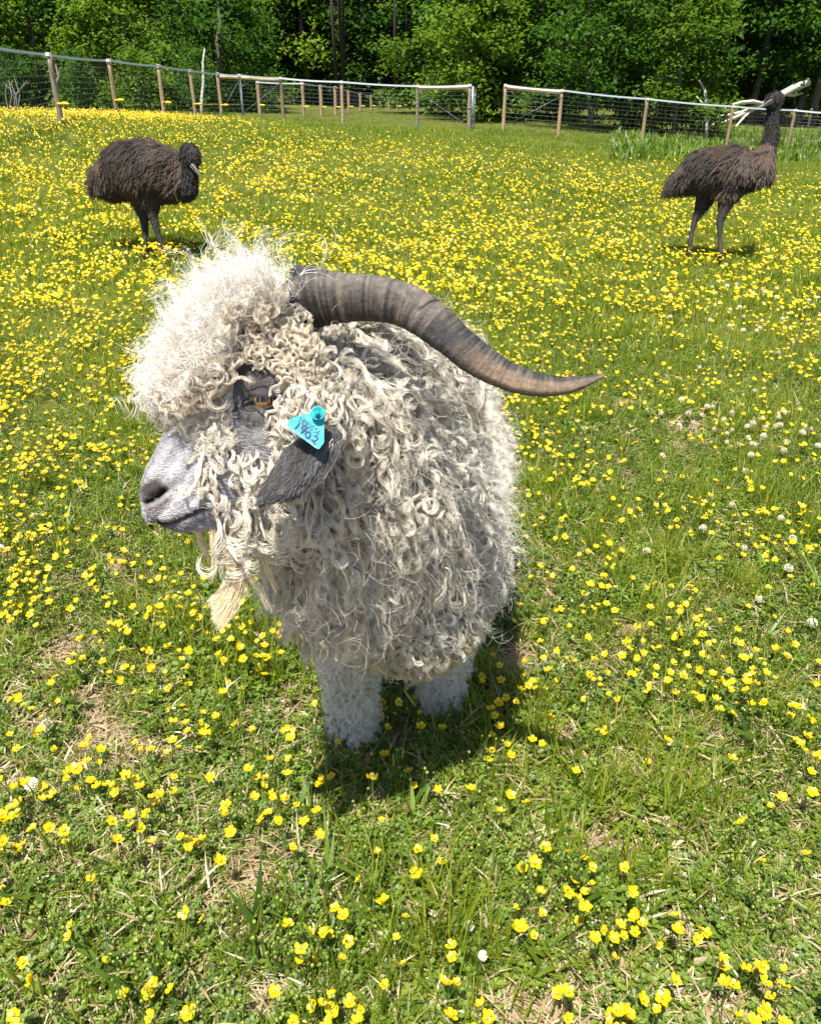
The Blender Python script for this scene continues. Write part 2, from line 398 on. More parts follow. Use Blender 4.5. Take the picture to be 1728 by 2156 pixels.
def straw(n, spread):
    mb = MB()
    for _ in range(n):
        r = spread * math.sqrt(random.random()); q = random.uniform(0, 6.28); az = random.uniform(0, 6.28); L = random.uniform(.03, .09)
        c = np.array([r * math.cos(q), r * math.sin(q), random.uniform(.002, .018)]); d = np.array([math.cos(az), math.sin(az), random.uniform(-.12, .25)]); s = np.array([-d[1], d[0], random.uniform(-.4, .4)]) * random.uniform(.0008, .0022)
        m1 = c + d * L * .5 + np.array([0, 0, .006])
        mb.add([c - s, c + s, m1 - s, m1 + s, c + d * L], [(0, 1, 3, 2), (2, 3, 4)], random.random())
    return mb

def budstems(n, spread):
    mb = MB()
    for _ in range(n):
        r = spread * math.sqrt(random.random()); q = random.uniform(0, 6.28); h = random.uniform(.05, .12); az = random.uniform(0, 6.28); k = random.uniform(.0, .4) * h
        b0 = np.array([r * math.cos(q), r * math.sin(q), 0]); b1 = b0 + np.array([math.cos(az) * k, math.sin(az) * k, h])
        mb.tube([b0, (b0 + b1) / 2 + [0, 0, h * .08], b1], [.0009, .0008, .0007], 3, random.random(), 0, cap=False)
        mb.ball(b1, random.uniform(.0022, .0036), 6, 4, random.random(), 1)
    return mb

def seedgrass(n, spread):
    mb = MB()
    for _ in range(n):
        r = spread * math.sqrt(random.random()); q = random.uniform(0, 6.28); h = random.uniform(.12, .2); az = random.uniform(0, 6.28); k = random.uniform(.05, .45) * h
        b0 = np.array([r * math.cos(q), r * math.sin(q), 0]); b1 = b0 + np.array([math.cos(az) * k, math.sin(az) * k, h])
        mm = (b0 + b1) / 2 + [0, 0, h * .08]
        mb.tube([b0, mm, b1], [.0009, .0008, .0006], 3, .5 + .5 * random.random(), 0, cap=False)
        dd = nrmz(b1 - mm)
        mb.tube([b1, b1 + dd * .012, b1 + dd * .034, b1 + dd * .045], [.0008, .0028, .0022, .0004], 5, .7 + .3 * random.random(), 1)
    return mb

near_src = [tuft(13, .03, .075, .0016, .0038, .03, .9).data('t', [M['grass']]) for _ in range(4)]        # 0-3 short
near_src += [tuft(11, .06, .13, .0014, .003, .025, .6, yellow=.1).data('t', [M['grass']]) for _ in range(3)]  # 4-6 tall
near_src += [herb(14, .035, .008, .04, .011).data('t', [M['broad'], M['stem']], smooth=False) for _ in range(4)]       # 7-10 herbs
near_src += [straw(12, .04).data('t', [M['straw']], smooth=False) for _ in range(3)]                      # 11-13 straw
near_src += [budstems(4, .04).data('t', [M['stem'], M['bud']]) for _ in range(3)]                         # 14-16
near_src += [tuft(6, .06, .12, .006, .012, .03, .9).data('t', [M['broad']]) for _ in range(2)]            # 17-18 wide blades
near_src += [seedgrass(2, .03).data('t', [M['grass'], M['bud']]) for _ in range(2)]                       # 19-20
far_src = [tuft(16, .07, .16, .006, .012, .12, .7, yellow=.12).data('t', [M['grass']]) for _ in range(5)]

def frustum_points(nn, y0, y1, margin=.5, power=1.0):
    """points on the ground inside the view, with density falling off with distance"""
    t = rng.random(nn); y = (y0 ** (1 - power) + t * (y1 ** (1 - power) - y0 ** (1 - power))) ** (1 / (1 - power)) if power != 1 else y0 * (y1 / y0) ** t
    hw = (y * cp + .4) * .56 + margin
    x = (rng.random(nn) * 2 - 1) * hw
    return x, y

GOAT_FEET = [(-.122, 1.205), (.066, 1.305)]
# near ground cover
x, y = frustum_points(66000, .22, 4.4, .85, .35)
bv = bare(x, y)
u_, v_, d_ = proj(np.stack([x, y, np.zeros_like(x)], -1))
keep = rng.random(len(x)) > bv * .93
x, y, bv = x[keep], y[keep], bv[keep]
r = rng.random(len(x)); lush = fbm(x, y, 4.5, 21)
straw_p = .18 + .26 * np.clip((2.2 - y) / 1.5, 0, 1) * (1 - lush)
idx = np.where(r < straw_p, rng.integers(11, 14, len(x)),
      np.where(r < straw_p + .30, rng.integers(7, 11, len(x)),
      np.where(r < straw_p + .30 + .28, rng.integers(0, 4, len(x)),
      np.where((r < .90) | ((lush > .62) & (r > .70)), rng.integers(4, 7, len(x)), np.where(r < .955, rng.integers(14, 17, len(x)), np.where(r < .962, rng.integers(17, 19, len(x)), np.where(r < .967, rng.integers(19, 21, len(x)), rng.integers(14, 17, len(x)))))))))
scl = rng.uniform(.65, 1.15, len(x)) * (.75 + .5 * lush)
z = ground_z(x, y) + (fbm(x, y, 22, 3) - .5) * .02 * np.clip((5 - y) / 2, 0, 1) - .003
rot = np.stack([rng.normal(0, .16, len(x)), rng.normal(0, .16, len(x)), rng.uniform(0, 6.28, len(x))], -1)
scatter('grass', np.stack([x, y, z], -1), rot, scl, idx, hidden_collection('near_plant', near_src), 'short grass, clover leaves and dry straw around the goat')
# stray straw on the bare soil
x, y = frustum_points(5000, .22, 3, .2, .35); bv = bare(x, y); k = rng.random(len(x)) < bv * .8; x, y = x[k], y[k]
z = ground_z(x, y) + (fbm(x, y, 22, 3) - .5) * .02
scatter('dry_grass_litter', np.stack([x, y, z], -1), np.stack([np.zeros(len(x)), np.zeros(len(x)), rng.uniform(0, 6.28, len(x))], -1), rng.uniform(.4, .9, len(x)), rng.integers(0, 3, len(x)), hidden_collection('straw_piece', near_src[11:14]), 'pale dry straw lying on the bare soil patches')
# mid and far grass
x, y = frustum_points(78000, 3.7, 46, 4.0, 1.0)
lush = fbm(x, y, 1.0, 8)
scl = (.42 + .022 * np.minimum(y, 26)) * rng.uniform(.6, 1.15, len(x)) * (.7 + .55 * lush)
scl = np.where(y > 26, scl * .55, scl)
rot = np.stack([rng.normal(0, .12, len(x)), rng.normal(0, .12, len(x)), rng.uniform(0, 6.28, len(x))], -1)
scatter('meadow_grass', np.stack([x, y, ground_z(x, y) - .01], -1), rot, scl, rng.integers(0, 5, len(x)), hidden_collection('meadow_tuft', far_src), 'taller meadow grass across the field to the fence')
# tall weeds along the right-hand fence
uu = rng.uniform(1290, 1790, 1500); vv = rng.uniform(262, 330, 1500) + (uu - 1300) * .02
pp = np.array([on_ground(a, b_ + 8) for a, b_ in zip(uu[:900], vv[:900])])
weed_src = [tuft(14, .15, .34, .02, .045, .18, .9, 0).data('t', [M['broad']]) for _ in range(3)]
scatter('weeds', pp - [0, 0, .02], np.stack([rng.normal(0, .15, 900), rng.normal(0, .15, 900), rng.uniform(0, 6.28, 900)], -1), rng.uniform(.6, 1.3, 900), rng.integers(0, 3, 900), hidden_collection('weed_tuft', weed_src), 'rank green weeds growing along the right part of the fence')

# ------------------------------------------------------------------ buttercups
def petal_mesh(open_=.5, R=.0098):
    """one obovate petal from the origin outward along +x, cupped"""
    V = []; F = []; A = []
    for i in range(5):
        t = i / 4; wdt = R * (.16, .52, .80, .84, .42)[i]
        for j in (-1, 0, 1):
            rr = R * (.12 + .93 * t) - (abs(j) * .06 * R if i == 4 else 0)
            zz = R * (open_ * t ** 1.6) - R * .10 * (1 - abs(j)) * t
            V.append((rr, j * wdt * .5, zz)); A.append(.25 + .5 * t)
    for i in range(4):
        for j in range(2): F.append((i * 3 + j, i * 3 + j + 1, i * 3 + j + 4, i * 3 + j + 3))
    return V, F, A
def centre_mb():
    mb = MB(); mb.ball((0, 0, .0012), .0021, 7, 5, .9, 0)
    for k in range(14):
        a = k * 2.399; rr = .0024 + .0008 * (k % 3); p0 = np.array([math.cos(a) * .0014, math.sin(a) * .0014, .0008]); p1 = np.array([math.cos(a) * rr, math.sin(a) * rr, .0032])
        mb.tube([p0, p1], [.0003, .00045], 3, .3, 0)
    return mb
petal_vars = [petal_mesh(o_) for o_ in (.28, .45, .7)]
petal_me = [mesh_data('petal', V, F_, M['petal'], True, None, {'vary': A}) for V, F_, A in petal_vars]
centre_me = centre_mb().data('flower_centre', M['stamen'])
def flower_mb(k, stem_h=None, simple=False, npet=5):
    mb = MB(); V, F_, A = petal_vars[k]; V = np.array(V)
    for q in range(npet):
        a = q * 2 * math.pi / 5 + random.uniform(-.1, .1); c, s = math.cos(a), math.sin(a); sc_ = random.uniform(.88, 1.1)
        W = np.stack([(V[:, 0] * c - V[:, 1] * s) * sc_, (V[:, 0] * s + V[:, 1] * c) * sc_, V[:, 2] * random.uniform(.7, 1.3)], -1)
        if simple: mb.add(W[[0, 4, 6, 8, 13, 2]], [(0, 2, 4, 3, 5)[:4], ], np.array(A)[[0, 4, 6, 8, 13, 2]] * .8 + random.random() * .3)
        else: mb.add(W, F_, np.clip(np.array(A) + random.uniform(-.25, .25), 0, 1))
    c = centre_mb()
    if not simple: mb.add(c.V, c.F, .5, 1)
    else: mb.ball((0, 0, .001), .0024, 5, 4, .5, 1)
    return mb

def flower_density(x, y):
    """flowers per square metre"""
    nz = fbm(x, y, 2.2, 31); nz2 = fbm(x, y, .6, 32)
    nz3 = fbm(x, y, 9, 37); nz4 = fbm(x, y, 3.2, 38)
    d = np.interp(y, [.6, 1.2, 1.8, 5, 9, 14], [1500, 1150, 900, 560, 270, 165]) * np.clip((nz3 - .18) * 1.7, .12, 1.3) * np.clip(.35 + 1.15 * nz4, .35, 1.3) * np.clip(.6 + .7 * nz2, .6, 1.2)
    side = x / (y * .5 + .3)
    d = d * np.where(y > 2, np.clip(1.05 - .45 * np.clip(side + .1, -1, 1), .45, 1.4), 1)
    yc = np.interp(x, [-6, -3, 2, 6, 9], [24, 20, 18.5, 16.5, 15])
    d = d * np.clip((yc - y) / 5, 0, 1) * np.where(y > 12, .8, 1)
    fl = np.exp(-((x + 7.0) / 2.2) ** 2 - ((y - 19.5) / 2.2) ** 2)
    d = d * np.where(y > 16, .75, 1) + 170 * fl
    return d * (1 - .8 * bare(x, y))
xs, ys = [], []
for y0, y1 in [(.35, 1.0), (1, 2), (2, 4), (4, 8), (8, 14), (14, 20), (20, 26)]:
    hw = (y1 * cp + .4) * .56 + .9 + .16 * y1
    n_ = int((y1 - y0) * 2 * hw * 3000)
    a, b_ = rng.uniform(-hw, hw, n_), rng.uniform(y0, y1, n_)
    k = (np.abs(a) < (b_ * cp + .4) * .56 + .85 + .15 * b_) & (rng.random(n_) < flower_density(a, b_) / 3000)
    xs.append(a[k]); ys.append(b_[k])
fx, fy = np.concatenate(xs), np.concatenate(ys)
far_from_feet = np.min([np.hypot(fx - a, fy - b_) for a, b_ in GOAT_FEET], axis=0) > .06
fx, fy = fx[far_from_feet], fy[far_from_feet]
fz = ground_z(fx, fy)
fh = rng.uniform(.045, .12, len(fx)) + np.clip((fy - 3) / 9, 0, 1) * rng.uniform(.0, .06, len(fx))
uu, vv, dd = proj(np.stack([fx, fy, fz + fh], -1))
vis = (uu > -5) & (uu < 1733) & (vv < 2165)
order = np.argsort(np.where(vis, dd, 1e3))
near_i = order[:300]; far_i = order[300:]
stem_me = []
for k in range(4):
    mb = MB(); az = k * 1.7; dx, dy = math.cos(az) * .25, math.sin(az) * .25
    mb.tube([(dx, dy, 0), (dx * .4, dy * .4, .5), (0, 0, 1.0)], [1, 1, .9], 5, .5, 0, cap=False)
    stem_me.append((mb, az))
def stem_mesh(h, az):
    mb = MB(); k = h * random.uniform(.05, .3)
    b0 = np.array([math.cos(az) * k, math.sin(az) * k, -h]); 
    mb.tube([b0, b0 * [.45, .45, .5], (0, 0, -.001)], [.0011, .0010, .0009], 4, random.random(), 0, cap=False)
    for q in range(5):
        a = q * 1.2566; leaflet(mb, (0, 0, -.0008), a, .25, .005, .0028, .8)
    return mb.data('stem', M['stem'])
BUT_LABEL = 'yellow five-petalled buttercup on a thin green stem in the near grass'
stem_pool = [stem_mesh(.1, k * .9) for k in range(7)]
single_pool = []
for k in range(6):
    mb = flower_mb(k % 3); b0 = np.array([math.cos(k) * .02, math.sin(k) * .02, -.1])
    mb.tube([b0, b0 * [.45, .45, .5], (0, 0, -.001)], [.0011, .0010, .0009], 4, .5, 2, cap=False)
    single_pool.append(mb.data('buttercup', [M['petal'], M['stamen'], M['stem']]))
for c_, i in enumerate(near_i):
    p = np.array([fx[i], fy[i], fz[i] + fh[i]])
    sc_ = random.uniform(.6, 1.1); rx, ry, rz = random.gauss(-.25, .3), random.gauss(0, .3), random.uniform(0, 6.28)
    # stem meshes are .1 m long: stretch to the flower's own height
    if c_ < 170:
        root = empty('buttercup', (p[0], p[1], p[2] - fh[i]), BUT_LABEL, 'flower', 'buttercups in the near grass')
        st = bpy.data.objects.new('stem', stem_pool[c_ % 7]); COL.objects.link(st); st.parent = root
        st.location = (0, 0, fh[i]); st.scale = (1, 1, fh[i] / .1); st.rotation_euler = (0, 0, rz)
        RM = Matrix.Rotation(rz, 4, 'Z') @ Matrix.Rotation(rx, 4, 'X') @ Matrix.Rotation(ry, 4, 'Y')
        HM = Matrix.Translation((0, 0, fh[i])) @ RM @ Matrix.Scale(sc_, 4)
        ce = bpy.data.objects.new('flower_centre', centre_me); COL.objects.link(ce); ce.parent = root; ce.matrix_local = HM
        kind = random.choice((0, 0, 1, 1, 2)); npet = 5 if random.random() > .07 else 4
        for q in range(npet):
            pe = bpy.data.objects.new('petal', petal_me[kind]); COL.objects.link(pe); pe.parent = root
            pe.matrix_local = HM @ Matrix.Rotation(q * 2 * math.pi / 5 + random.uniform(-.12, .12), 4, 'Z') @ Matrix.Rotation(random.uniform(-.18, .12), 4, 'Y') @ Matrix.Scale(random.uniform(.88, 1.1), 4)
    else:
        o = bpy.data.objects.new('buttercup', single_pool[c_ % 6]); COL.objects.link(o)
        o.location = p; o.scale = (sc_, sc_, max(sc_, fh[i] / .1)); o.rotation_euler = (rx * .6, ry * .6, rz)
        tagit(o, BUT_LABEL, 'flower', 'buttercups in the near grass')
far_fl = []
for k in range(4):
    mb = flower_mb(k % 3); b0 = np.array([.02, 0, -.08])
    mb.tube([b0, b0 * .5, (0, 0, 0)], [.0010, .0009, .0008], 3, .5, 2, cap=False)
    far_fl.append(mb.data('f', [M['petal'], M['stamen'], M['stem']]))
def distant_flower():
    mb = MB()
    for q in range(5):
        a = q * 1.2566; c, s = math.cos(a), math.sin(a); R = .0105
        W = [(0, 0, 0), (R * (.6 * c - .45 * s), R * (.6 * s + .45 * c), R * .25), (R * c, R * s, R * .45), (R * (.6 * c + .45 * s), R * (.6 * s - .45 * c), R * .25)]
        mb.add(W, [(0, 1, 2, 3)], random.random())
    return mb
for k in range(3):
    mb = MB()
    for q in range(1 + k):
        f = distant_flower(); a = random.uniform(0, 6.28); dv = np.array([math.cos(a), math.sin(a), random.uniform(-.6, .4)]) * .013 * (q > 0)
        mb.add(np.array(f.V) + dv, f.F, f.A)
    far_fl.append(mb.data('f', [M['petal'], M['stamen'], M['stem']]))
i = far_i; dist = fy[i]
gs = np.interp(dist, [1.5, 4, 8, 20], [.85, .95, 1.1, 1.15]) * rng.uniform(.6, 1.25, len(i))
idx = np.where(dist < 5, rng.integers(0, 4, len(i)), rng.integers(4, 7, len(i)))
tilt = np.interp(dist, [1, 6, 15], [.25, .35, .5])
rot = np.stack([rng.normal(0, .3, len(i)) + tilt * .6, rng.normal(0, .3, len(i)), rng.uniform(-.6, .6, len(i))], -1)
scatter('buttercup_field', np.stack([fx[i], fy[i], fz[i] + fh[i]], -1), rot, gs, idx, hidden_collection('distant_buttercup', far_fl), 'carpet of yellow buttercups across the meadow behind the goat')

# ------------------------------------------------------------------ white clover
def clover_mesh():
    mb = MB(); mb.ball((0, 0, 0), .0062, 8, 6, .2, 0)
    for k in range(60):
        zz = 1 - 1.7 * (k + .5) / 60; a = k * 2.39996; rr = math.sqrt(max(0, 1 - zz * zz)); nd = np.array([rr * math.cos(a), rr * math.sin(a), zz]); up = nrmz(nd + [0, 0, .5])
        s = nrmz(np.cross(nd, [.3, .2, .9])) * .0016; p0 = nd * .005
        mb.add([p0 - s, p0 + s, p0 + up * .0055 + s * .8, p0 + up * .0065, p0 + up * .0055 - s * .8], [(0, 1, 2, 3, 4)], random.random() * .7 + .3)
    mb.tube([(.012, .004, -.08), (.005, .002, -.04), (0, 0, -.004)], [.0011] * 3, 4, .5, 1, cap=False)
    return mb.data('white_clover', [M['clover'], M['stem']], smooth=False)
cme = [clover_mesh() for _ in range(3)]
cl = [(108, 1552, 1.35), (12, 1178, 1.3), (984, 1980, .8), (1012, 2052, .7), (1697, 1328, 1.3), (1472, 1128, 1.1), (1590, 1276, 1.1), (62, 782, 1.3), (122, 762, 1.2), (96, 788, 1.2), (1660, 1145, 1.1), (85, 1688, 1.2), (1650, 1210, 1.2)]
for _ in range(26): cl.append((random.gauss(1610, 60), random.gauss(915, 30), random.uniform(.9, 1.4)))
for _ in range(12): cl.append((random.uniform(1380, 1560), random.uniform(850, 930), random.uniform(.9, 1.3)))
for _ in range(30): cl.append((random.gauss(1600, 90), random.gauss(650, 42), random.uniform(1.1, 1.7)))
for _ in range(10): cl.append((random.uniform(1300, 1720), random.uniform(700, 1250), random.uniform(.9, 1.2)))
for k, (u, v, s_) in enumerate(cl):
    p = on_ground(u, v + 22)
    o = bpy.data.objects.new('white_clover', cme[k % 3]); COL.objects.link(o)
    hh = random.uniform(.05, .075); o.location = (p[0], p[1], p[2] + hh); o.scale = (s_, s_, s_); o.rotation_euler = (random.gauss(0, .2), random.gauss(0, .2), random.uniform(0, 6.28))
    if k == 0: tagit(o, 'largest white clover head in bare grass at the lower left below the muzzle', 'clover', 'white clover heads in the grass')
    else: tagit(o, 'round white clover flower head among the buttercups and grass', 'clover', 'white clover heads in the grass')
# ------------------------------------------------------------------ fibres
def curves_obj(name, batches, mat, parent=None):
    """batches: list of (points (M,n,3), radius root, radius tip, colours (M,3)) -> one hair curves object"""
    hc = bpy.data.hair_curves.new(name)
    sizes = []; pos = []; rd = []; col = []
    for pts, r0, r1, c in batches:
        m_, n_ = pts.shape[:2]; sizes += [n_] * m_; pos.append(pts.reshape(-1, 3))
        t = np.linspace(0, 1, n_); rr = (r0 + (r1 - r0) * t ** 1.5)[None] * np.ones((m_, 1)); rd.append(rr.ravel())
        cc = np.ones((m_, 4)); cc[:, :3] = c; col.append(cc)
    hc.add_curves(sizes)
    hc.attributes['position'].data.foreach_set('vector', np.concatenate(pos).astype(np.float32).ravel())
    ra = hc.attributes.get('radius') or hc.attributes.new('radius', 'FLOAT', 'POINT')
    ra.data.foreach_set('value', np.concatenate(rd).astype(np.float32))
    hc.attributes.new('col', 'FLOAT_COLOR', 'CURVE').data.foreach_set('color', np.concatenate(col).astype(np.float32).ravel())
    hc.materials.append(mat)
    o = bpy.data.objects.new(name, hc); COL.objects.link(o)
    if parent is not None: adopt(o, parent)
    o["kind"] = "stuff"
    return o

def locks(roots, nrm, flow, L, r0, r1, turns, S, cr, npts=16, g=1.0, lift=.4, frizz=.0, flat=.6, q=1.0, jitter=.35, spread_tip=.5, align=None, hook=0.0, hook_at=.62):
    """wavy or curled locks: each a guide that leaves the skin, bends down and coils, thickened into S fibres"""
    n_ = len(roots); t = np.linspace(0, 1, npts); L = np.broadcast_to(L, (n_,))
    lift = np.broadcast_to(lift, (n_,))[:, None]; g = np.broadcast_to(g, (n_,))
    d = nrmz(lift * nrm + (1 - lift) * flow); p = roots.copy(); G = [p]; D = [d]
    down = np.array([0, 0, -1.0])
    sg = rng.choice([-1.0, 1.0], (n_, 1)) * rng.uniform(.5, 1.3, (n_, 1)) * hook / max(1, npts * (1 - hook_at))
    ha = nrm if align is None else np.tile(align, (n_, 1)); ha = nrmz(ha + rng.normal(0, .35, (n_, 3)))
    for k in range(1, npts):
        if hook and k / npts > hook_at:
            d = nrmz(d + np.cross(ha, d) * sg)
        else: d = nrmz(d + (g / npts)[:, None] * down + rng.normal(0, .06, d.shape))
        p = p + d * (L / (npts - 1))[:, None]; G.append(p); D.append(d)
    G = np.stack(G, 1); D = np.stack(D, 1)
    if align is None:
        a = nrmz(np.cross(D, nrm[:, None, :] + rng.normal(0, .25, (n_, 1, 3)))); b = np.cross(a, D)
    else:
        a = nrmz(np.cross(D, align[None, None] + rng.normal(0, .35, (n_, 1, 3)))); b = np.cross(a, D)
    r0 = np.broadcast_to(r0, (n_,))[:, None]; r1 = np.broadcast_to(r1, (n_,))[:, None]; turns = np.broadcast_to(turns, (n_,))[:, None]
    R_ = (r0 + (r1 - r0) * t[None] ** 1.3) * np.minimum(1, 4 * t)[None] * rng.uniform(.6, 1.4, (n_, 1))
    ph = rng.uniform(0, 6.28, (n_, 1)) + 2 * math.pi * turns * t[None] ** q
    hand = rng.choice([-1, 1], (n_, 1))
    # fibres
    dph = rng.normal(0, jitter, (n_, S, 1)); rm = rng.uniform(.8, 1.2, (n_, S, 1)); ln = rng.uniform(.88, 1.05, (n_, S, 1)); cr = np.broadcast_to(np.asarray(cr, float).reshape(-1, 1, 1), (n_, 1, 1))
    PH = ph[:, None] + dph * (0.3 + t)[None, None]
    off = a[:, None] * (R_[:, None] * rm * np.cos(PH))[..., None] + b[:, None] * (flat * hand[:, None] * R_[:, None] * rm * np.sin(PH))[..., None]
    al = rng.uniform(0, 6.28, (n_, S, 1)); ro = np.sqrt(rng.random((n_, S, 1))) * cr * (1.0 - (1 - spread_tip) * t[None, None])
    off = off + a[:, None] * (ro * np.cos(al))[..., None] + b[:, None] * (ro * np.sin(al))[..., None]
    if frizz:
        w = rng.normal(0, 1, (n_, S, 3, 1)); f_ = rng.uniform(5, 16, (n_, S, 3, 1)); p_ = rng.uniform(0, 6.28, (n_, S, 3, 1))
        off = off + (frizz * w * np.sin(f_ * t + p_) * t).transpose(0, 1, 3, 2)
    base = G[:, None]
    pts = roots[:, None, None] + (base - roots[:, None, None]) * ln[..., None] + off
    return pts.reshape(n_ * S, npts, 3)

# ------------------------------------------------------------------ goat: body
def zz(x, y): return 241.9 + .3206 * x, 497.7 + .3206 * y             # head close-up pixels -> picture pixels
GOAT_LOC = (0.0, 1.25, 0.0)
goat = empty('goat', GOAT_LOC, 'white curly-fleeced angora goat with long swept-back horns and a turquoise ear tag', 'goat')

def capsule(bm, a, b, ra, rb, k=None):
    a, b = Vector(a), Vector(b); L = (b - a).length; k = k or max(2, int(L / (min(ra, rb) * .35)) + 1)
    for i in range(k):
        t = i / (k - 1); c = a.lerp(b, t); r_ = ra + (rb - ra) * t
        bmesh.ops.create_icosphere(bm, subdivisions=3, radius=r_, matrix=Matrix.Translation(c))

bm = bmesh.new()
caps = [((-.005, 1.19, .51), (.02, 1.48, .52), .148, .150), ((.02, 1.48, .52), (.07, 1.82, .53), .150, .14), ((.02, 1.27, .60), (.06, 1.75, .6), .10, .10),
        ((0.0, 1.16, .58), (-.09, .985, .83), .125, .078), ((0.0, 1.12, .44), (.0, 1.2, .44), .115, .12), ((-.01, 1.1, .54), (-.055, 1.01, .73), .105, .088), (tuple(P(712, 1200, 1.16)), tuple(P(640, 1020, 1.02)), .075, .062), (tuple(P(715, 765, 1.07)), tuple(P(900, 800, 1.27)), .058, .07),
        ((-.09, 1.2, .42), (-.122, 1.21, .2), .075, .040), ((-.122, 1.21, .2), (-.122, 1.205, .04), .038, .028),
        ((.10, 1.25, .42), (.072, 1.30, .2), .075, .040), ((.072, 1.30, .2), (.066, 1.305, .04), .038, .028),
        ((.0, 1.82, .42), (-.03, 1.9, .24), .09, .045), ((-.03, 1.9, .24), (-.03, 1.87, .04), .04, .03),
        ((.17, 1.82, .42), (.17, 1.9, .24), .09, .045), ((.17, 1.9, .24), (.17, 1.87, .04), .04, .03)]
for c in caps: capsule(bm, *c)
# head: lofted rings from the muzzle to the poll
# (top pixel, bottom pixel, half width, depth)
ST = [((193, 1640), (186, 1765), .014, .900), ((203, 1575), (200, 1835), .022, .902), ((222, 1510), (245, 1885), .0265, .905), ((262, 1430), (320, 1915), .0295, .909), ((322, 1310), (450, 1940), .032, .915),
      ((388, 1205), (580, 1935), .036, .922), ((470, 1060), (750, 1890), .046, .930), ((560, 900), (900, 1840), .055, .938), ((680, 740), (1050, 1740), .062, .946), ((850, 620), (1200, 1600), .066, .955),
      ((1050, 535), (1320, 1400), .063, .963), ((1200, 520), (1350, 1150), .052, .970)]
rings = []
for (tx, ty), (bx, by), hw, d in ST:
    T = P(*zz(tx, ty), d); B = P(*zz(bx, by), d + .004); c = (T + B) / 2; h = (T - B) / 2; ring = []
    for j in range(28):
        an = 2 * math.pi * j / 28; ca, sa = math.cos(an), math.sin(an)
        e = .82
        yy = math.copysign(abs(ca) ** e, ca); xx = math.copysign(abs(sa) ** e, sa)
        w = hw * (1.0 - .28 * max(0, -yy) - .12 * max(0, yy))
        ring.append(c + h * yy + HL * w * xx)
    rings.append(ring)
hv = []
for ring in rings: hv += [bm.verts.new(Vector(p)) for p in ring]
for k in range(len(rings) - 1):
    for j in range(28):
        a0 = k * 28 + j; b0 = k * 28 + (j + 1) % 28
        bm.faces.new((hv[a0], hv[a0 + 28], hv[b0 + 28], hv[b0]))
for k, s in ((0, 1), (len(rings) - 1, -1)):
    c = bm.verts.new(Vector(np.mean(rings[k], axis=0) + (P(*zz(176, 1705), .898) - np.mean(rings[0], axis=0)) * .55 * (k == 0)))
    for j in range(28):
        q = (hv[k * 28 + j], hv[k * 28 + (j + 1) % 28], c)
        bm.faces.new(q if s > 0 else q[::-1])
bmesh.ops.recalc_face_normals(bm, faces=bm.faces)
tmp = bpy.data.meshes.new('tmp'); bm.to_mesh(tmp); bm.free()
to = bpy.data.objects.new('tmp', tmp); COL.objects.link(to)
rm = to.modifiers.new('r', 'REMESH'); rm.mode = 'VOXEL'; rm.voxel_size = .0042; rm.use_smooth_shade = True
sm = to.modifiers.new('s', 'SMOOTH'); sm.factor = .5; sm.iterations = 7
dg = bpy.context.evaluated_depsgraph_get()
bme = bpy.data.meshes.new_from_object(to.evaluated_get(dg))
bpy.data.objects.remove(to)
nv = len(bme.vertices); co = np.empty(nv * 3, np.float32); bme.vertices.foreach_get('co', co); co = co.reshape(-1, 3).astype(float)
no = np.empty(nv * 3, np.float32); bme.vertex_normals.foreach_get('vector', no); no = no.reshape(-1, 3).astype(float)
U_, V_, D_ = proj(co)
hx, hy = (U_ - 241.9) / .3206, (V_ - 497.7) / .3206                    # head close-up coordinates of every vertex
wlat = (co - P(557, 834, .94)) @ HL                                    # + on the goat's left side, towards the camera
side = wlat > -.005
is_head = (co[:, 1] < 1.06) & (co[:, 2] > .70) & (hx < 1300)
def seg(px, py, pts, wd):
    """closeness 1..0 to a polyline in head close-up pixels"""
    pts = np.array(pts, float); best = np.full(len(px), 1e9)
    for a, b in zip(pts[:-1], pts[1:]):
        ab = b - a; t = np.clip(((px - a[0]) * ab[0] + (py - a[1]) * ab[1]) / (ab @ ab), 0, 1)
        best = np.minimum(best, np.hypot(px - a[0] - t * ab[0], py - a[1] - t * ab[1]))
    return np.exp(-(best / wd) ** 2)
def blob(px, py, c, rx, ry, ang=0.0):
    ca, sa = math.cos(rad(ang)), math.sin(rad(ang)); x, y = px - c[0], py - c[1]
    return np.exp(-(((x * ca + y * sa) / rx) ** 2 + ((-x * sa + y * ca) / ry) ** 2))
NOSTRIL = [(196, 1752), (240, 1738), (300, 1698), (334, 1664)]
MOUTH = [(232, 1880), (330, 1893), (400, 1868), (480, 1835), (560, 1795), (600, 1778)]
disp = np.zeros(nv)
disp -= .008 * seg(hx, hy, NOSTRIL, 17) * side
disp += .0030 * seg(hx, hy, [(205, 1700), (260, 1655), (330, 1622), (352, 1650)], 22) * side
disp -= .0065 * seg(hx, hy, MOUTH, 15)
disp += .0022 * seg(hx, hy, [(300, 1850), (420, 1815), (540, 1760)], 26)
disp -= .008 * blob(hx, hy, (960, 1060), 95, 60) * side                 # eye socket
disp += .006 * blob(hx, hy, (930, 985), 120, 30, -12) * side            # brow
disp += .004 * blob(hx, hy, (940, 1150), 110, 45, 8) * side             # cheek bone under the eye
disp += .0015 * (np.sin(hx * .045 + hy * .03) * .5) * is_head * (hx < 600)
disp *= is_head
co = co + no * disp[:, None]
bme.vertices.foreach_set('co', co.astype(np.float32).ravel())
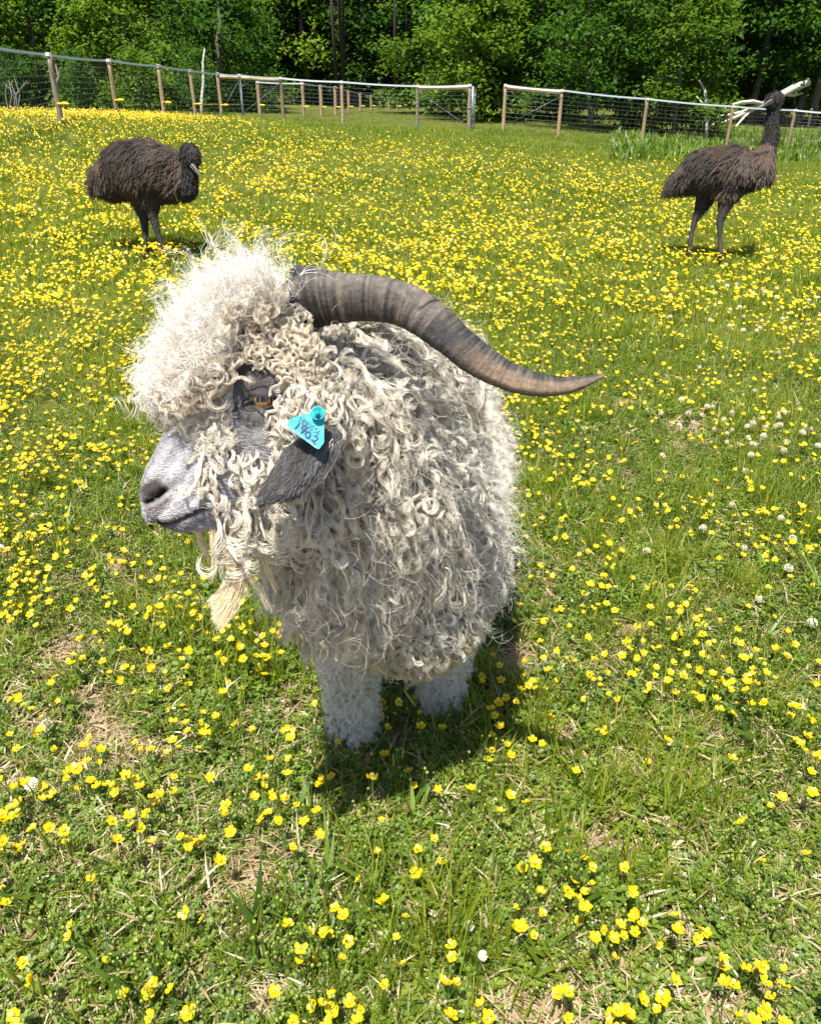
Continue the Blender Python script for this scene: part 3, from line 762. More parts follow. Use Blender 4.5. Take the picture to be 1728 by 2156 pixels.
# coat colour: markings of the skin and short hair
def lerp(a, b, t): return a + (np.asarray(b) - a) * np.clip(t, 0, 1)[:, None]
cc = np.tile(np.array([.36, .32, .27]), (nv, 1))
body_n = fbm(co[:, 0] + co[:, 1], co[:, 2] * 1.3 + co[:, 0], 30, 41)
cc *= (.75 + .5 * body_n)[:, None]
hd = is_head.astype(float)
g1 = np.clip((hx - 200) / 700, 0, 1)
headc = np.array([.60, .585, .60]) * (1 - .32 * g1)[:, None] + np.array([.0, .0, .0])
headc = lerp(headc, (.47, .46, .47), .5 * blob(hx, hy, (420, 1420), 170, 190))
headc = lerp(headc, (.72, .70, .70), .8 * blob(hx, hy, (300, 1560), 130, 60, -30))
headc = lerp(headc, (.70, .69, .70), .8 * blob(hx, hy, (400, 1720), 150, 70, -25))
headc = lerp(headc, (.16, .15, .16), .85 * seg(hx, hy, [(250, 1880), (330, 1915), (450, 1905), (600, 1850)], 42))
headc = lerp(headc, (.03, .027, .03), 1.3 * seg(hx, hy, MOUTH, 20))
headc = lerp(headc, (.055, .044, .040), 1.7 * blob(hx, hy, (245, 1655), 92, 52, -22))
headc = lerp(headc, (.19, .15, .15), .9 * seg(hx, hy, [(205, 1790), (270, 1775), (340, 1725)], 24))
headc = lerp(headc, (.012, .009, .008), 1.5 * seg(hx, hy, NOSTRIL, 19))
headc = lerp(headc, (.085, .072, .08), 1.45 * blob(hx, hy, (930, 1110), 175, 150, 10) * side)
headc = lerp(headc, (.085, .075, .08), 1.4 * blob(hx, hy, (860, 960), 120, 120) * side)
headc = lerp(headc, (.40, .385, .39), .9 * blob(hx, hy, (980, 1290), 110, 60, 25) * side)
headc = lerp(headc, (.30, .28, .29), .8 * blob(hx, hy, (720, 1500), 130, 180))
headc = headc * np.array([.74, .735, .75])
cc = np.where((is_head)[:, None], headc, cc * .62)  # skin under the fleece darkened: shade between locks put into the colour
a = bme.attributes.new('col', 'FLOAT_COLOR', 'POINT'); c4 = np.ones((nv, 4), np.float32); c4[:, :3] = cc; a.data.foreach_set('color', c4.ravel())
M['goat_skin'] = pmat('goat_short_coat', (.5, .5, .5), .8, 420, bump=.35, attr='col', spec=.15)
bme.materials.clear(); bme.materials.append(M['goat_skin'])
body = bpy.data.objects.new('body', bme); COL.objects.link(body); adopt(body, goat)
# surface lookups
bme.calc_loop_triangles(); nt_ = len(bme.loop_triangles); tri = np.empty(nt_ * 3, np.int32); bme.loop_triangles.foreach_get('vertices', tri); tri = tri.reshape(-1, 3)
bvh = BVHTree.FromPolygons([tuple(v) for v in co], [tuple(int(k) for k in t) for t in tri])
def hit(u, v):
    d = Vector(nrmz(P(u, v, 1.0) - CAM)); h = bvh.ray_cast(Vector(CAM), d)
    return np.array(h[0]) if h[0] is not None else P(u, v, .95)
tv = co[tri]; tn = np.cross(tv[:, 1] - tv[:, 0], tv[:, 2] - tv[:, 0]); tar = np.linalg.norm(tn, axis=1) / 2; tn = nrmz(tn)
if (tn * no[tri[:, 0]]).sum(1).mean() < 0: tn = -tn
no_s = no.copy()
def sample(weight, n_):
    """n_ points over the goat's skin, weighted per triangle -> position, normal, skin colour, close-up coordinates"""
    w = tar * weight; w = w / w.sum(); k = rng.choice(len(tar), n_, p=w)
    b = rng.random((n_, 2)); s = b.sum(1) > 1; b[s] = 1 - b[s]; b = np.concatenate([1 - b.sum(1, keepdims=True), b], 1)
    p = (tv[k] * b[..., None]).sum(1); nn = nrmz((no_s[tri[k]] * b[..., None]).sum(1)); c = (cc[tri[k]] * b[..., None]).sum(1)
    return p, nn, c
tc_ = tv.mean(1); tU, tV, tD = proj(tc_); thx, thy = (tU - 241.9) / .3206, (tV - 497.7) / .3206
tw = (tc_ - P(557, 834, .94)) @ HL
thead = (tc_[:, 1] < 1.04) & (tc_[:, 2] > .70) & (thx < 1300)
tfront = (tn @ nrmz(CAM - np.array([0, 1.1, .6]))) > -.35
def inpoly(x, y, poly):
    r = np.zeros(len(x), bool); n_ = len(poly)
    for i in range(n_):
        (x1, y1), (x2, y2) = poly[i], poly[(i + 1) % n_]
        k = ((y1 > y) != (y2 > y)); r ^= k & (x < (x2 - x1) * (y - y1) / (y2 - y1 + 1e-9) + x1)
    return r
MUZZLE = [(0, 1130), (395, 1170), (470, 1215), (500, 1330), (500, 1560), (560, 1680), (650, 1790), (700, 1830), (640, 2100), (0, 2100)]
EYE = [(775, 940), (880, 890), (1020, 925), (1045, 1010), (1050, 1110), (1050, 1210), (960, 1335), (880, 1310), (800, 1190), (770, 1060)]
EARB = [(1130, 1120), (1520, 1080), (1560, 1300), (1450, 1500), (1100, 1560), (1080, 1400)]
TOPK = [(330, 1190), (440, 1130), (560, 1090), (740, 980), (790, 850), (800, 740), (900, 660), (1110, 590), (1180, 480), (1150, 300), (600, 200), (100, 700), (100, 1100)]
z_muz = thead & inpoly(thx, thy, MUZZLE); z_eye = thead & inpoly(thx, thy, EYE) & (tw > -.01)
z_top = thead & inpoly(thx, thy, TOPK) & ~z_eye & (tU < 592)
z_ear = thead & inpoly(thx, thy, EARB)
z_cheek = thead & ~z_muz & ~z_eye & ~z_top
z_temple = z_cheek & (thy < 1010) & (thx > 760)
z_cheek &= ~z_temple
z_leg = (tc_[:, 2] < .31) & ~thead
z_belly = (tc_[:, 2] < .43) & ~z_leg & ~thead
z_coat = ~thead & ~z_leg & ~z_belly
seen = np.where(tfront & (tc_[:, 1] < 1.62), 1.0, .22)
M['wool'] = hair_mat('mohair', .26, .18, .15)
M['fur'] = hair_mat('short_hair', .4, .2, .10)
DOWN = np.array([0, 0, -1.0])
def downflow(nn, extra=None):
    d = DOWN + (extra if extra is not None else 0) + np.zeros_like(nn); return nrmz(d - (d * nn).sum(1, keepdims=True) * nn)
WOOL_GAIN = np.array([1.22, 1.225, 1.235])
def tint(n_, S, base, var=.10, lock_var=.10, warm=.0):
    b = np.array(base) * WOOL_GAIN; a = rng.normal(0, lock_var, (n_, 1, 1)) + rng.normal(0, var, (n_, S, 1)); w = rng.random((n_, S, 1)) * warm
    c = b * (1 + a) * (1 - w * np.array([.05, .22, .5])); return np.clip(c, .02, .9).reshape(-1, 3)

wool = []
# main coat: long hanging locks of fine fibres with curled ends
for n_, S, cr_, fz, bc in ((2500, 26, .0036, .0006, (.47, .435, .365)), (2000, 9, .0022, .0008, (.51, .48, .415))):
    p, nn, _ = sample(z_coat * seen, n_)
    L = rng.uniform(.065, .13, n_) * np.interp(p[:, 2], [.40, .58], [.5, 1.0]); fl = downflow(nn, rng.normal(0, .19, (n_, 3)))
    wool.append((locks(p, nn, fl, L, .0045, rng.uniform(.004, .0105, n_), rng.uniform(1.2, 3.0, n_), S, cr_ * rng.uniform(.55, 1.45, n_), 26, g=2.3, lift=.34, frizz=fz, flat=.75, q=1.1, jitter=.21, spread_tip=.5, hook=3.4, hook_at=.78), .00028, .00012, tint(n_, S, bc, .09, .20, .34)))
# rounder ringlets lying on top of them
n_ = 800; p, nn, _ = sample(z_coat * seen, n_); L = rng.uniform(.045, .075, n_); S = 16
wool.append((locks(p, nn, downflow(nn, rng.normal(0, .6, (n_, 3))), L, .004, rng.uniform(.007, .011, n_), rng.uniform(1.4, 2.4, n_), S, .0022 * rng.uniform(.6, 1.3, n_), 24, g=1.2, lift=.55, frizz=.0008, flat=.85, jitter=.2, hook=3.0), .00028, .00016, tint(n_, S, (.54, .51, .44), .06, .11, .18)))
# short grey-cream down, darkened to paint shade between the locks
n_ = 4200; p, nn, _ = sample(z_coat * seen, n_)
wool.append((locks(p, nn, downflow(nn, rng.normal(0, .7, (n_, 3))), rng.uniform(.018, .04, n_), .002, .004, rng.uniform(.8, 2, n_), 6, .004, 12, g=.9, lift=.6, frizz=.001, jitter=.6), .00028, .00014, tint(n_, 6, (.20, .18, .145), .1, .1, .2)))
# fly-away fuzz
n_ = 2400; p, nn, _ = sample(z_coat * seen, n_)
wool.append((locks(p, nn, downflow(nn, rng.normal(0, .8, (n_, 3))), rng.uniform(.05, .10, n_), .003, .010, rng.uniform(.6, 1.8, n_), 2, .008, 16, g=.9, lift=.7, frizz=.002, jitter=.8, spread_tip=2., hook=2.), .00017, .00009, tint(n_, 2, (.56, .53, .47), .1, .1, .2)))
# brisket: short matted curls, yellowed
n_ = 1900; p, nn, _ = sample(z_belly * seen, n_); L = rng.uniform(.03, .06, n_); S = 15
wool.append((locks(p, nn, downflow(nn, rng.normal(0, .35, (n_, 3))), L, .003, .008, rng.uniform(1.2, 2.4, n_), S, .003, 20, g=1.3, lift=.5, hook=3.5, frizz=.0008, flat=.8, q=1.2, jitter=.25), .00032, .00016, tint(n_, S, (.44, .38, .25), .08, .14, .4)))
# legs: woolly stockings
n_ = 5200; p, nn, _ = sample(z_leg * np.where(tc_[:, 1] < 1.5, 1, .35), n_); S = 9
wool.append((locks(p, nn, downflow(nn, rng.normal(0, .6, (n_, 3))), rng.uniform(.02, .042, n_), .003, .006, rng.uniform(1, 2, n_), S, .0022, 15, g=.8, lift=.7, frizz=.0022, jitter=.5), .00020, .00014, tint(n_, S, (.58, .54, .47), .08, .08, .15)))
# forelock: a frizzy dome of fine curls standing off the forehead
n_ = 2500; p, nn, _ = sample(z_top * np.where(tw > -.03, 1, .5), n_); S = 10
up_left = nrmz(-.75 * AX_R + .55 * AX_U); pu, pv, _d = proj(p)
back = np.clip((pu - 470) / 130, 0, 1)[:, None]
fl = nrmz(nn + .45 * up_left - .35 * back * AX_R + rng.normal(0, .22, (n_, 3)))
L = rng.uniform(.045, .088, n_) * np.interp(pu, [380, 440, 520], [.62, .78, 1.0]) * np.interp(pv, [640, 760, 900], [1.05, .95, .75])
wool.append((locks(p, nn, fl, L, .0018, rng.uniform(.0035, .0075, n_), rng.uniform(1.4, 3.2, n_), S, .0026, 24, g=.9, lift=.35, frizz=.0010, flat=.95, jitter=.5, spread_tip=1.5), .00023, .00010, tint(n_, S, (.54, .52, .475), .06, .06, .12)))
n_ = 1900; p, nn, _ = sample(z_top * np.where(tw > -.03, 1, .5), n_)
pu, pv, _d = proj(p); fl = nrmz(nn + .25 * up_left + .35 * AX_U + rng.normal(0, .4, (n_, 3)))
wool.append((locks(p, nn, fl, rng.uniform(.05, .10, n_) * np.interp(pu, [380, 440, 520], [.65, .85, 1.1]), .002, .007, rng.uniform(1.2, 3.2, n_), 3, .006, 22, g=.5, lift=.4, frizz=.003, flat=.9, jitter=.9, spread_tip=2.), .00016, .00007, tint(n_, 3, (.56, .545, .51), .05, .05, .05)))
n_ = 1500; p, nn, _ = sample(z_top * (tw > -.02), n_); pu, pv, _d = proj(p); S = 9
fl = nrmz(nn + .3 * up_left + rng.normal(0, .35, (n_, 3)))
wool.append((locks(p, nn, fl, rng.uniform(.05, .085, n_) * np.interp(pu, [380, 440, 520], [.65, .8, 1.0]), .003, rng.uniform(.0045, .0075, n_), rng.uniform(1.6, 3.0, n_), S, .0016, 26, g=.8, lift=.5, frizz=.0006, flat=.95, jitter=.16, align=HL, hook=2.), .00030, .00014, tint(n_, S, (.56, .51, .43), .05, .07, .22)))
n_ = 420; p, nn, _ = sample(z_top * (tw > .0) * (thx > 560), n_); S = 12
wool.append((locks(p, nn, nrmz(nn + .2 * up_left - .3 * AX_U + rng.normal(0, .3, (n_, 3))), rng.uniform(.045, .075, n_), .003, rng.uniform(.005, .0085, n_), rng.uniform(1.4, 2.6, n_), S, .0022, 26, g=1.1, lift=.5, frizz=.0007, flat=.8, jitter=.2, align=HL, hook=2.5), .00028, .00013, tint(n_, S, (.52, .455, .365), .07, .12, .35)))
n_ = 340; p, nn, _ = sample(z_top * (tw > -.04), n_)
wool.append((locks(p, nn, nrmz(nn + .3 * up_left + rng.normal(0, .4, (n_, 3))), rng.uniform(.07, .125, n_) * np.interp(proj(p)[0], [380, 440, 540], [.65, .85, 1.15]), .004, rng.uniform(.006, .011, n_), rng.uniform(1.2, 2.6, n_), 5, .0018, 26, g=.55, lift=.5, frizz=.0012, flat=.9, jitter=.35, hook=3.5), .00024, .00010, tint(n_, 5, (.62, .60, .56), .05, .06, .1)))
# fringe hanging from the forelock over the bridge and cheek
n_ = 400; p, nn, _ = sample(thead * ~z_eye * inpoly(thx, thy, [(400, 1010), (560, 900), (760, 880), (790, 1010), (770, 1230), (640, 1260), (520, 1170), (400, 1110)]) * (tw > 0), n_); S = 15
wool.append((locks(p, nn, downflow(nn, -.3 * AX_R + rng.normal(0, .3, (n_, 3))), rng.uniform(.026, .05, n_), .003, .0055, rng.uniform(1.3, 2.6, n_), S, .0018, 22, g=1.3, lift=.36, frizz=.0009, flat=.6, jitter=.24, align=HL, hook=2.), .00030, .00014, tint(n_, S, (.54, .50, .43), .07, .1, .2)))
# temple: tight ringlets, warm cream
z_temple &= ~(inpoly(thx, thy, [(740, 900), (860, 800), (1060, 860), (1110, 1010), (1060, 1120)]) & (tw > 0))
n_ = 760; p, nn, _ = sample(z_temple * np.where(tw > 0, 1, .4), n_); S = 12
wool.append((locks(p, nn, downflow(nn, rng.normal(0, .6, (n_, 3))), rng.uniform(.02, .034, n_), .0035, .0058, rng.uniform(1.6, 2.6, n_), S, .0014, 22, g=.7, lift=.65, frizz=.0006, flat=.9, jitter=.15, align=HL), .00032, .00018, tint(n_, S, (.50, .445, .35), .06, .12, .3)))
n_ = 84; S = 12; er = np.array([zz(*((1180, 1010), (1300, 985), (1420, 1000), (1480, 1030), (1120, 1100), (1095, 1230), (1250, 980))[k % 7]) for k in range(n_)]) + rng.normal(0, 13, (n_, 2))
p = np.array([P(a, b, .872 + .012 * rng.random()) for a, b in er]); nn = np.tile(HL, (n_, 1))
wool.append((locks(p, nn, nrmz(DOWN + rng.normal(0, .35, (n_, 3))), rng.uniform(.03, .06, n_), .003, .006, rng.uniform(1.2, 2.2, n_), S, .0024, 22, g=1.5, lift=.15, frizz=.0006, flat=.6, jitter=.2, spread_tip=.35, align=HL, hook=2.5), .00028, .00014, tint(n_, S, (.52, .475, .40), .07, .12, .25)))
# cheek: separate wavy locks with grey hair showing between
ck = np.zeros(len(thx))
for c_, rx_, ry_, w_ in (((655, 1300), 75, 75, 1.0), ((610, 1480), 55, 90, .6), ((900, 1500), 120, 120, .8), ((1060, 1250), 60, 200, 1.0), ((760, 1760), 110, 70, .7), ((950, 1700), 160, 110, 1.0), ((1080, 1480), 90, 120, .8), ((1080, 1680), 230, 200, 1.0)):
    ck = np.maximum(ck, w_ * (blob(thx, thy, c_, rx_, ry_) > .37))
n_ = 380; p, nn, _ = sample((z_cheek | z_ear) * thead * np.where(tw > 0, 1, .4) * ck * (thx > 540), n_); S = 15
wool.append((locks(p, nn, downflow(nn, -.12 * AX_R + rng.normal(0, .22, (n_, 3))), rng.uniform(.036, .07, n_) * np.where(((proj(p)[1] - 497.7) / .3206 > 1560), 1.6, 1.0), .0030, .0066, rng.uniform(1.0, 2.0, n_), S, .0021, 22, g=1.5, lift=.30, frizz=.0009, flat=.6, q=1.1, jitter=.22, spread_tip=.3, align=HL, hook=2.5), .00034, .00016, tint(n_, S, (.52, .48, .405), .06, .1, .2)))
n_ = 90; p, nn, _ = sample(z_top * ((thy > 900) & (tw < 0)), n_)
fleece = curves_obj('fleece', wool, M['wool'], goat)

# beard: long straw-blond wisps
bd = []
jaw = [hit(*zz(x, y)) for x, y in ((600, 1880), (680, 1870), (760, 1840), (840, 1810))]
n_ = 9; rt = np.array([jaw[k % 4] for k in range(n_)]) + rng.normal(0, .012, (n_, 3)) - .012 * HL; nn = np.tile(nrmz(-AX_U - .2 * AX_R), (n_, 1))
bd.append((locks(rt, nn, np.tile(nrmz(DOWN + .10 * AX_R), (n_, 1)) + rng.normal(0, .05, (n_, 3)), rng.uniform(.07, .125, n_), .0015, .004, rng.uniform(.5, 1.1, n_), 26, .0045, 16, g=1.6, lift=.2, frizz=.001, flat=.7, jitter=.3, spread_tip=.8, align=HL), .00028, .00012, tint(n_, 26, (.64, .55, .39), .07, .08, .3)))
tip = P(450, 1300, .95)
src = np.array([P(497 + 14 * rng.random(), 1120 + 30 * rng.random(), .95 + .02 * rng.random()) for _ in range(26)])
PT = []
for s in src:
    q_ = rng.random() ** 1.3; e = P(442 + 22 * q_ + rng.normal(0, 3), 1264 + 62 * q_ + rng.normal(0, 4), .95); m_ = (s + e) / 2 + AX_R * .022 * rng.uniform(.7, 1.3) - AX_U * .012
    t = np.linspace(0, 1, 16)[:, None]; g_ = (1 - t) ** 2 * s + 2 * t * (1 - t) * m_ + t * t * e
    for _ in range(26):
        o_ = rng.normal(0, .0035, 3) * (1 - .35 * t) + rng.normal(0, .002, 3) * np.sin(t * 7 + rng.uniform(0, 6)) ; PT.append(g_ + o_)
PT = np.array(PT); bd.append((PT, .00028, .00010, tint(len(PT), 1, (.66, .55, .36), .1, .05, .35)))
curves_obj('beard', bd, M['wool'], goat)

# short hair on the muzzle, cheeks and round the eye
fur = []
for zone, n_, ln_ in ((z_muz & (tw > -.035), 26000, .0050), (z_eye, 7000, .008), (z_cheek & (tw > 0), 6000, .011)):
    p, nn, c = sample(zone, n_); pu, pv, _d = proj(p)
    qx, qy = (pu - 241.9) / .3206, (pv - 497.7) / .3206
    fl = AX_R * 1.0 + AX_U * np.interp(qx, [200, 600], [.15, -.1])[:, None] + rng.normal(0, .22, (n_, 3))
    if zone is z_eye or n_ == 7000: fl = AX_R * .5 - AX_U * 1.0 * np.where(qy > 1080, 1, -.9)[:, None] + rng.normal(0, .3, (n_, 3))
    keepf = (seg(qx, qy, NOSTRIL, 38) < .4) & (seg(qx, qy, MOUTH, 24) < .5) & (blob(qx, qy, (245, 1665), 95, 60, -20) < .55)
    if n_ == 7000: keepf &= ~inpoly(qx, qy, [(850, 1065), (920, 1010), (1045, 1010), (1055, 1095), (960, 1115), (860, 1090)])
    fl = nrmz(fl - (fl * nn).sum(1, keepdims=True) * nn)
    short = np.where(blob(qx, qy, (245, 1670), 110, 75, -20) > .4, .4, 1.0)
    pts = locks(p[keepf], nn[keepf], fl[keepf], (ln_ * short * rng.uniform(.6, 1.3, n_))[keepf], .0, .0004, .5, 1, .0001, 6, g=.1, lift=.22)
    cl_ = np.clip(c[keepf] * rng.lognormal(.12, .30, (keepf.sum(), 1)), .015, .92)
    fur.append((pts, .00022, .00008, cl_))
curves_obj('short_hair', fur, M['fur'], goat)

# ------------------------------------------------------------------ eye
ec = hit(*zz(965, 1065)) ; ec = ec - HL * .0030
def sph(el, az, r):     # el up/down in the head plane, az left/right, r radius; pole axis along HL
    return ec + r * (HL * math.cos(el) * math.cos(az) + AX_U * math.sin(el) + AX_R * math.cos(el) * math.sin(az))
V = []; F = []; Cx = []
for i in range(25):
    for j in range(33):
        el = rad(-88 + 176 * i / 24); az = rad(-90 + 180 * j / 32); V.append(sph(el, az, .0150))
        a_, e_ = math.degrees(az) - 8, math.degrees(el) + 12; r_ = math.hypot(a_, e_)
        if e_ > -5 and abs(a_) < 30: c = (.006, .006, .008)  # pupil and the lid's shadow above it, painted as one dark area
        elif r_ < 40: c = np.array((.34, .17, .03)) * (1.0 - .55 * (r_ / 40) ** 4) * (.85 + .3 * math.sin(math.atan2(e_, a_) * 23) * .5)
        else: c = (.03, .02, .014)
        Cx.append(c)
for i in range(24):
    for j in range(32): F.append((i * 33 + j, i * 33 + j + 1, (i + 1) * 33 + j + 1, (i + 1) * 33 + j))
M['eye'] = pmat('amber_eye', (.5, .3, .1), .06, attr='col', spec=.6)
eye = mobj('eye', V, F, M['eye'], goat, attrs={'col': Cx})
M['lid'] = pmat('dark_eyelid', (.020, .016, .018), .75, 300, (.045, .036, .04), bump=.3)
def lid(upper):
    V = []; F = []; na, nb = 20, 8
    for i in range(na + 1):
        az = -88 + 176 * i / na
        c0 = max(0, math.cos(rad(az * 1.0)))
        edge = (1 + 4 * c0 - .14 * az) if upper else (-42 * c0 ** .8 - 1 + .02 * az)
        end = 86 if upper else -86
        for j in range(nb + 1):
            t = j / nb; r_ = .0170 + .0012 * math.sin(math.pi * min(1, t * 3)) if t < .34 else .0168
            if j == 0: r_ = .0155
            V.append(sph(rad(edge + (end - edge) * max(0, t - .02)), rad(az), r_))
    for i in range(na):
        for j in range(nb): F.append((i * (nb + 1) + j, i * (nb + 1) + j + 1, (i + 1) * (nb + 1) + j + 1, (i + 1) * (nb + 1) + j))
    return mobj('eyelid', V, F, M['lid'], goat)
lid(True); lid(False)
# inner corner of the eye, dark wet skin
mb = MB(); a0 = [hit(*zz(x, y)) + HL * .0012 for x, y in ((905, 1082), (880, 1088), (855, 1098), (838, 1118))]
mb.tube(a0, [.0042, .0040, .0030, .0012], 8); mb.build('tear_duct', pmat('wet_dark_skin', (.018, .014, .015), .3), goat)
la = []
for k in range(8):
    az = rad(random.uniform(-40, 45)); s = sph(rad(7), az, .0176); o_ = nrmz(s - ec); e = s + o_ * .009 - AX_U * random.uniform(.006, .011) + AX_R * random.uniform(-.002, .002)
    m_ = s + o_ * .007; t = np.linspace(0, 1, 7)[:, None]; la.append((1 - t) ** 2 * s + 2 * t * (1 - t) * m_ + t * t * e)
curves_obj('eyelash', [(np.array(la), .00020, .00008, np.tile(np.array([.16, .145, .14]), (8, 1)))], M['fur'], goat)

# ------------------------------------------------------------------ ear and tag
ES = [((1225, 1075), (1440, 1050)), ((1165, 1190), (1530, 1150)), ((1130, 1320), (1535, 1290)), ((1085, 1440), (1468, 1445)), ((1015, 1555), (1385, 1572)), ((958, 1640), (1285, 1672)), ((938, 1690), (1145, 1735)), ((948, 1722), (1035, 1742))]
ed = [.915, .893, .880, .872, .866, .862, .860, .859]
def ear_pt(s, t, off=0.0):
    """s along the ear 0..7, t across 0..1"""
    k = min(int(s), 6); f = s - k
    l0 = np.array(ES[k][0]) * (1 - f) + np.array(ES[k + 1][0]) * f; r0_ = np.array(ES[k][1]) * (1 - f) + np.array(ES[k + 1][1]) * f
    q = l0 + (r0_ - l0) * t; d = ed[k] * (1 - f) + ed[k + 1] * f
    bul = .016 * (1 - (2 * t - 1) ** 2) * (.5 + .5 * math.sin(math.pi * min(1, s / 6.2))) - .006 * math.exp(-((t - .42) / .12) ** 2) * math.exp(-((s - 2.4) / 1.6) ** 2)
    return P(*zz(*q), d) + HL * (bul - .010 + off + .007 * max(0, (t - .86) / .14) ** 2 * (s < 5))
V = []; F = []; Cx = []; ns, ntt = 29, 15
for lay in (0, 1):
    for i in range(ns):
        s = 7 * i / (ns - 1)
        for j in range(ntt):
            t = j / (ntt - 1); V.append(ear_pt(s, t, -.0045 * lay * (1 - (2 * t - 1) ** 4)))
            c = np.array([.036, .036, .042]) * (1 + .5 * max(0, s - 4.6)) if s > 2.4 else np.array([.10, .096, .096])
            c = c * (1 + 1.3 * math.exp(-((t - .76) / .16) ** 2) * (s < 4.8)) * (1 - .45 * math.exp(-((t - .45) / .2) ** 2) * math.exp(-((s - 3.6) / 1.0) ** 2))
            c = c * (1 - .55 * max(0, (t - .9) / .1) * (s < 4.2)); Cx.append(c)
for lay in (0, 1):
    o0 = lay * ns * ntt
    for i in range(ns - 1):
        for j in range(ntt - 1):
            q = (o0 + i * ntt + j, o0 + i * ntt + j + 1, o0 + (i + 1) * ntt + j + 1, o0 + (i + 1) * ntt + j); F.append(q if lay else q[::-1])
o1 = ns * ntt
for i in range(ns - 1):
    for j in (0, ntt - 1):
        q = (i * ntt + j, (i + 1) * ntt + j, o1 + (i + 1) * ntt + j, o1 + i * ntt + j); F.append(q if j else q[::-1])
ear = mobj('ear', V, F, pmat('ear_coat', (.2, .2, .2), .85, 300, bump=.4, attr='col', spec=.15), goat, attrs={'col': Cx})
n_ = 9000; ss = 7 * rng.random(n_); tt = rng.random(n_)
rt = np.array([ear_pt(a, b, .0002) for a, b in zip(ss, tt)]); ft = np.array([ear_pt(min(7, a + .25), b, .0002) for a, b in zip(ss, tt)])
sn = np.tile(HL, (n_, 1)); fl = nrmz(nrmz(ft - rt) + rng.normal(0, .16, (n_, 3)))
ccE = np.array(Cx)[(np.round(ss / 7 * (ns - 1)).astype(int) * ntt + np.round(tt * (ntt - 1)).astype(int))]
spot = fbm(ss * 1.7, tt * 5, 1.5, 93, 2)
ccE = ccE * np.where(spot > .58, .25, 1.0)[:, None] * rng.lognormal(-.45, .85, (n_, 1))
pts = locks(rt, sn, fl, rng.uniform(.008, .015, n_), 0, .0004, .5, 1, .0001, 6, g=.15, lift=.16)
eh = curves_obj('ear_hair', [(pts, .00040, .00014, np.clip(ccE, .015, .85))], M['fur'], ear)

def tg(x, y, off=.0):            # tag close-up pixels -> point on the tag's own plane
    u, v = (870 + x / 13.292) * .6912, (1230 + y / 13.292) * .6912
    return P(u, v, TAG_D + (y - 900) * -.0000035 + .0018 * ((x - 800) / 800) ** 2) + HL * off
TAG_D = .853
M['tag'] = pmat('turquoise_plastic', (.008, .25, .30), .4, 55, (.012, .38, .44), spec=.5, bump=.15)
M['ink'] = pmat('navy_marker', (.008, .012, .10), .5)
M['print'] = pmat('grey_print', (.006, .035, .045), .6)
tag = empty('ear_tag', (0, 0, 0)); tag.parent = goat; tag.matrix_parent_inverse = Matrix.Translation(-goat.location)
def round_poly(pts, r=60, k=4):
    out = []; n_ = len(pts)
    for i in range(n_):
        p0, p1, p2 = (np.array(pts[(i + q) % n_], float) for q in (-1, 0, 1)); a = p1 + nrmz(p0 - p1) * min(r, np.linalg.norm(p0 - p1) * .45); b = p1 + nrmz(p2 - p1) * min(r, np.linalg.norm(p2 - p1) * .45)
        for j in range(k + 1): t = j / k; out.append((1 - t) ** 2 * a + 2 * t * (1 - t) * p1 + t * t * b)
    return out
outl = round_poly([(1060, 300), (1610, 320), (1560, 640), (1560, 1560), (1350, 1830), (1240, 1800), (65, 950), (70, 800), (180, 610), (810, 385), (930, 400)], 55)
TH = .0011
V = [tg(x, y, TH) for x, y in outl] + [tg(x, y, -TH) for x, y in outl]; n_ = len(outl)
F = [tuple(range(n_)), tuple(reversed(range(n_, 2 * n_)))] + [(i, n_ + i, n_ + (i + 1) % n_, (i + 1) % n_) for i in range(n_)]
pl = mobj('tag_plate', V, F, M['tag'], None, smooth=False); pl.parent = tag
def disc(mb, cx, cy, prof, seg_=28):
    """rings (radius px, height m) about the button centre"""
    V = []; F = []
    for r_, h_ in prof:
        for j in range(seg_): an = 2 * math.pi * j / seg_; V.append(tg(cx + r_ * math.cos(an), cy + r_ * math.sin(an), h_))
    for i in range(len(prof) - 1):
        for j in range(seg_): b = (j + 1) % seg_; F.append((i * seg_ + j, (i + 1) * seg_ + j, (i + 1) * seg_ + b, i * seg_ + b))
    F.append(tuple((len(prof) - 1) * seg_ + j for j in range(seg_))); mb.add(V, F)
mb = MB(); disc(mb, 1330, 375, [(285, TH + .0042), (290, TH + .0062), (275, TH + .0072), (235, TH + .0074), (225, TH + .0062), (190, TH + .0060), (180, TH + .0080), (165, TH + .0086), (150, TH + .0070), (120, TH + .0068), (110, TH + .0095), (85, TH + .0125), (40, TH + .0138), (8, TH + .0140)])
disc(mb, 1330, 375, [(290, TH + .0062), (270, TH + .0040), (120, TH + .0036), (110, -.004), (8, -.004)])
bt = mb.build('tag_button', M['tag']); bt.parent = tag
def stroke(mb, pts, w, off):
    pts = np.array(pts, float); T = nrmz(np.gradient(pts, axis=0)); Nn = np.stack([-T[:, 1], T[:, 0]], -1); V = []; F = []
    for q, nrm_ in zip(pts, Nn): V += [tg(*(q + nrm_ * w / 2), off), tg(*(q - nrm_ * w / 2), off)]
    for i in range(len(pts) - 1): F.append((2 * i, 2 * i + 1, 2 * i + 3, 2 * i + 2))
    mb.add(V, F)
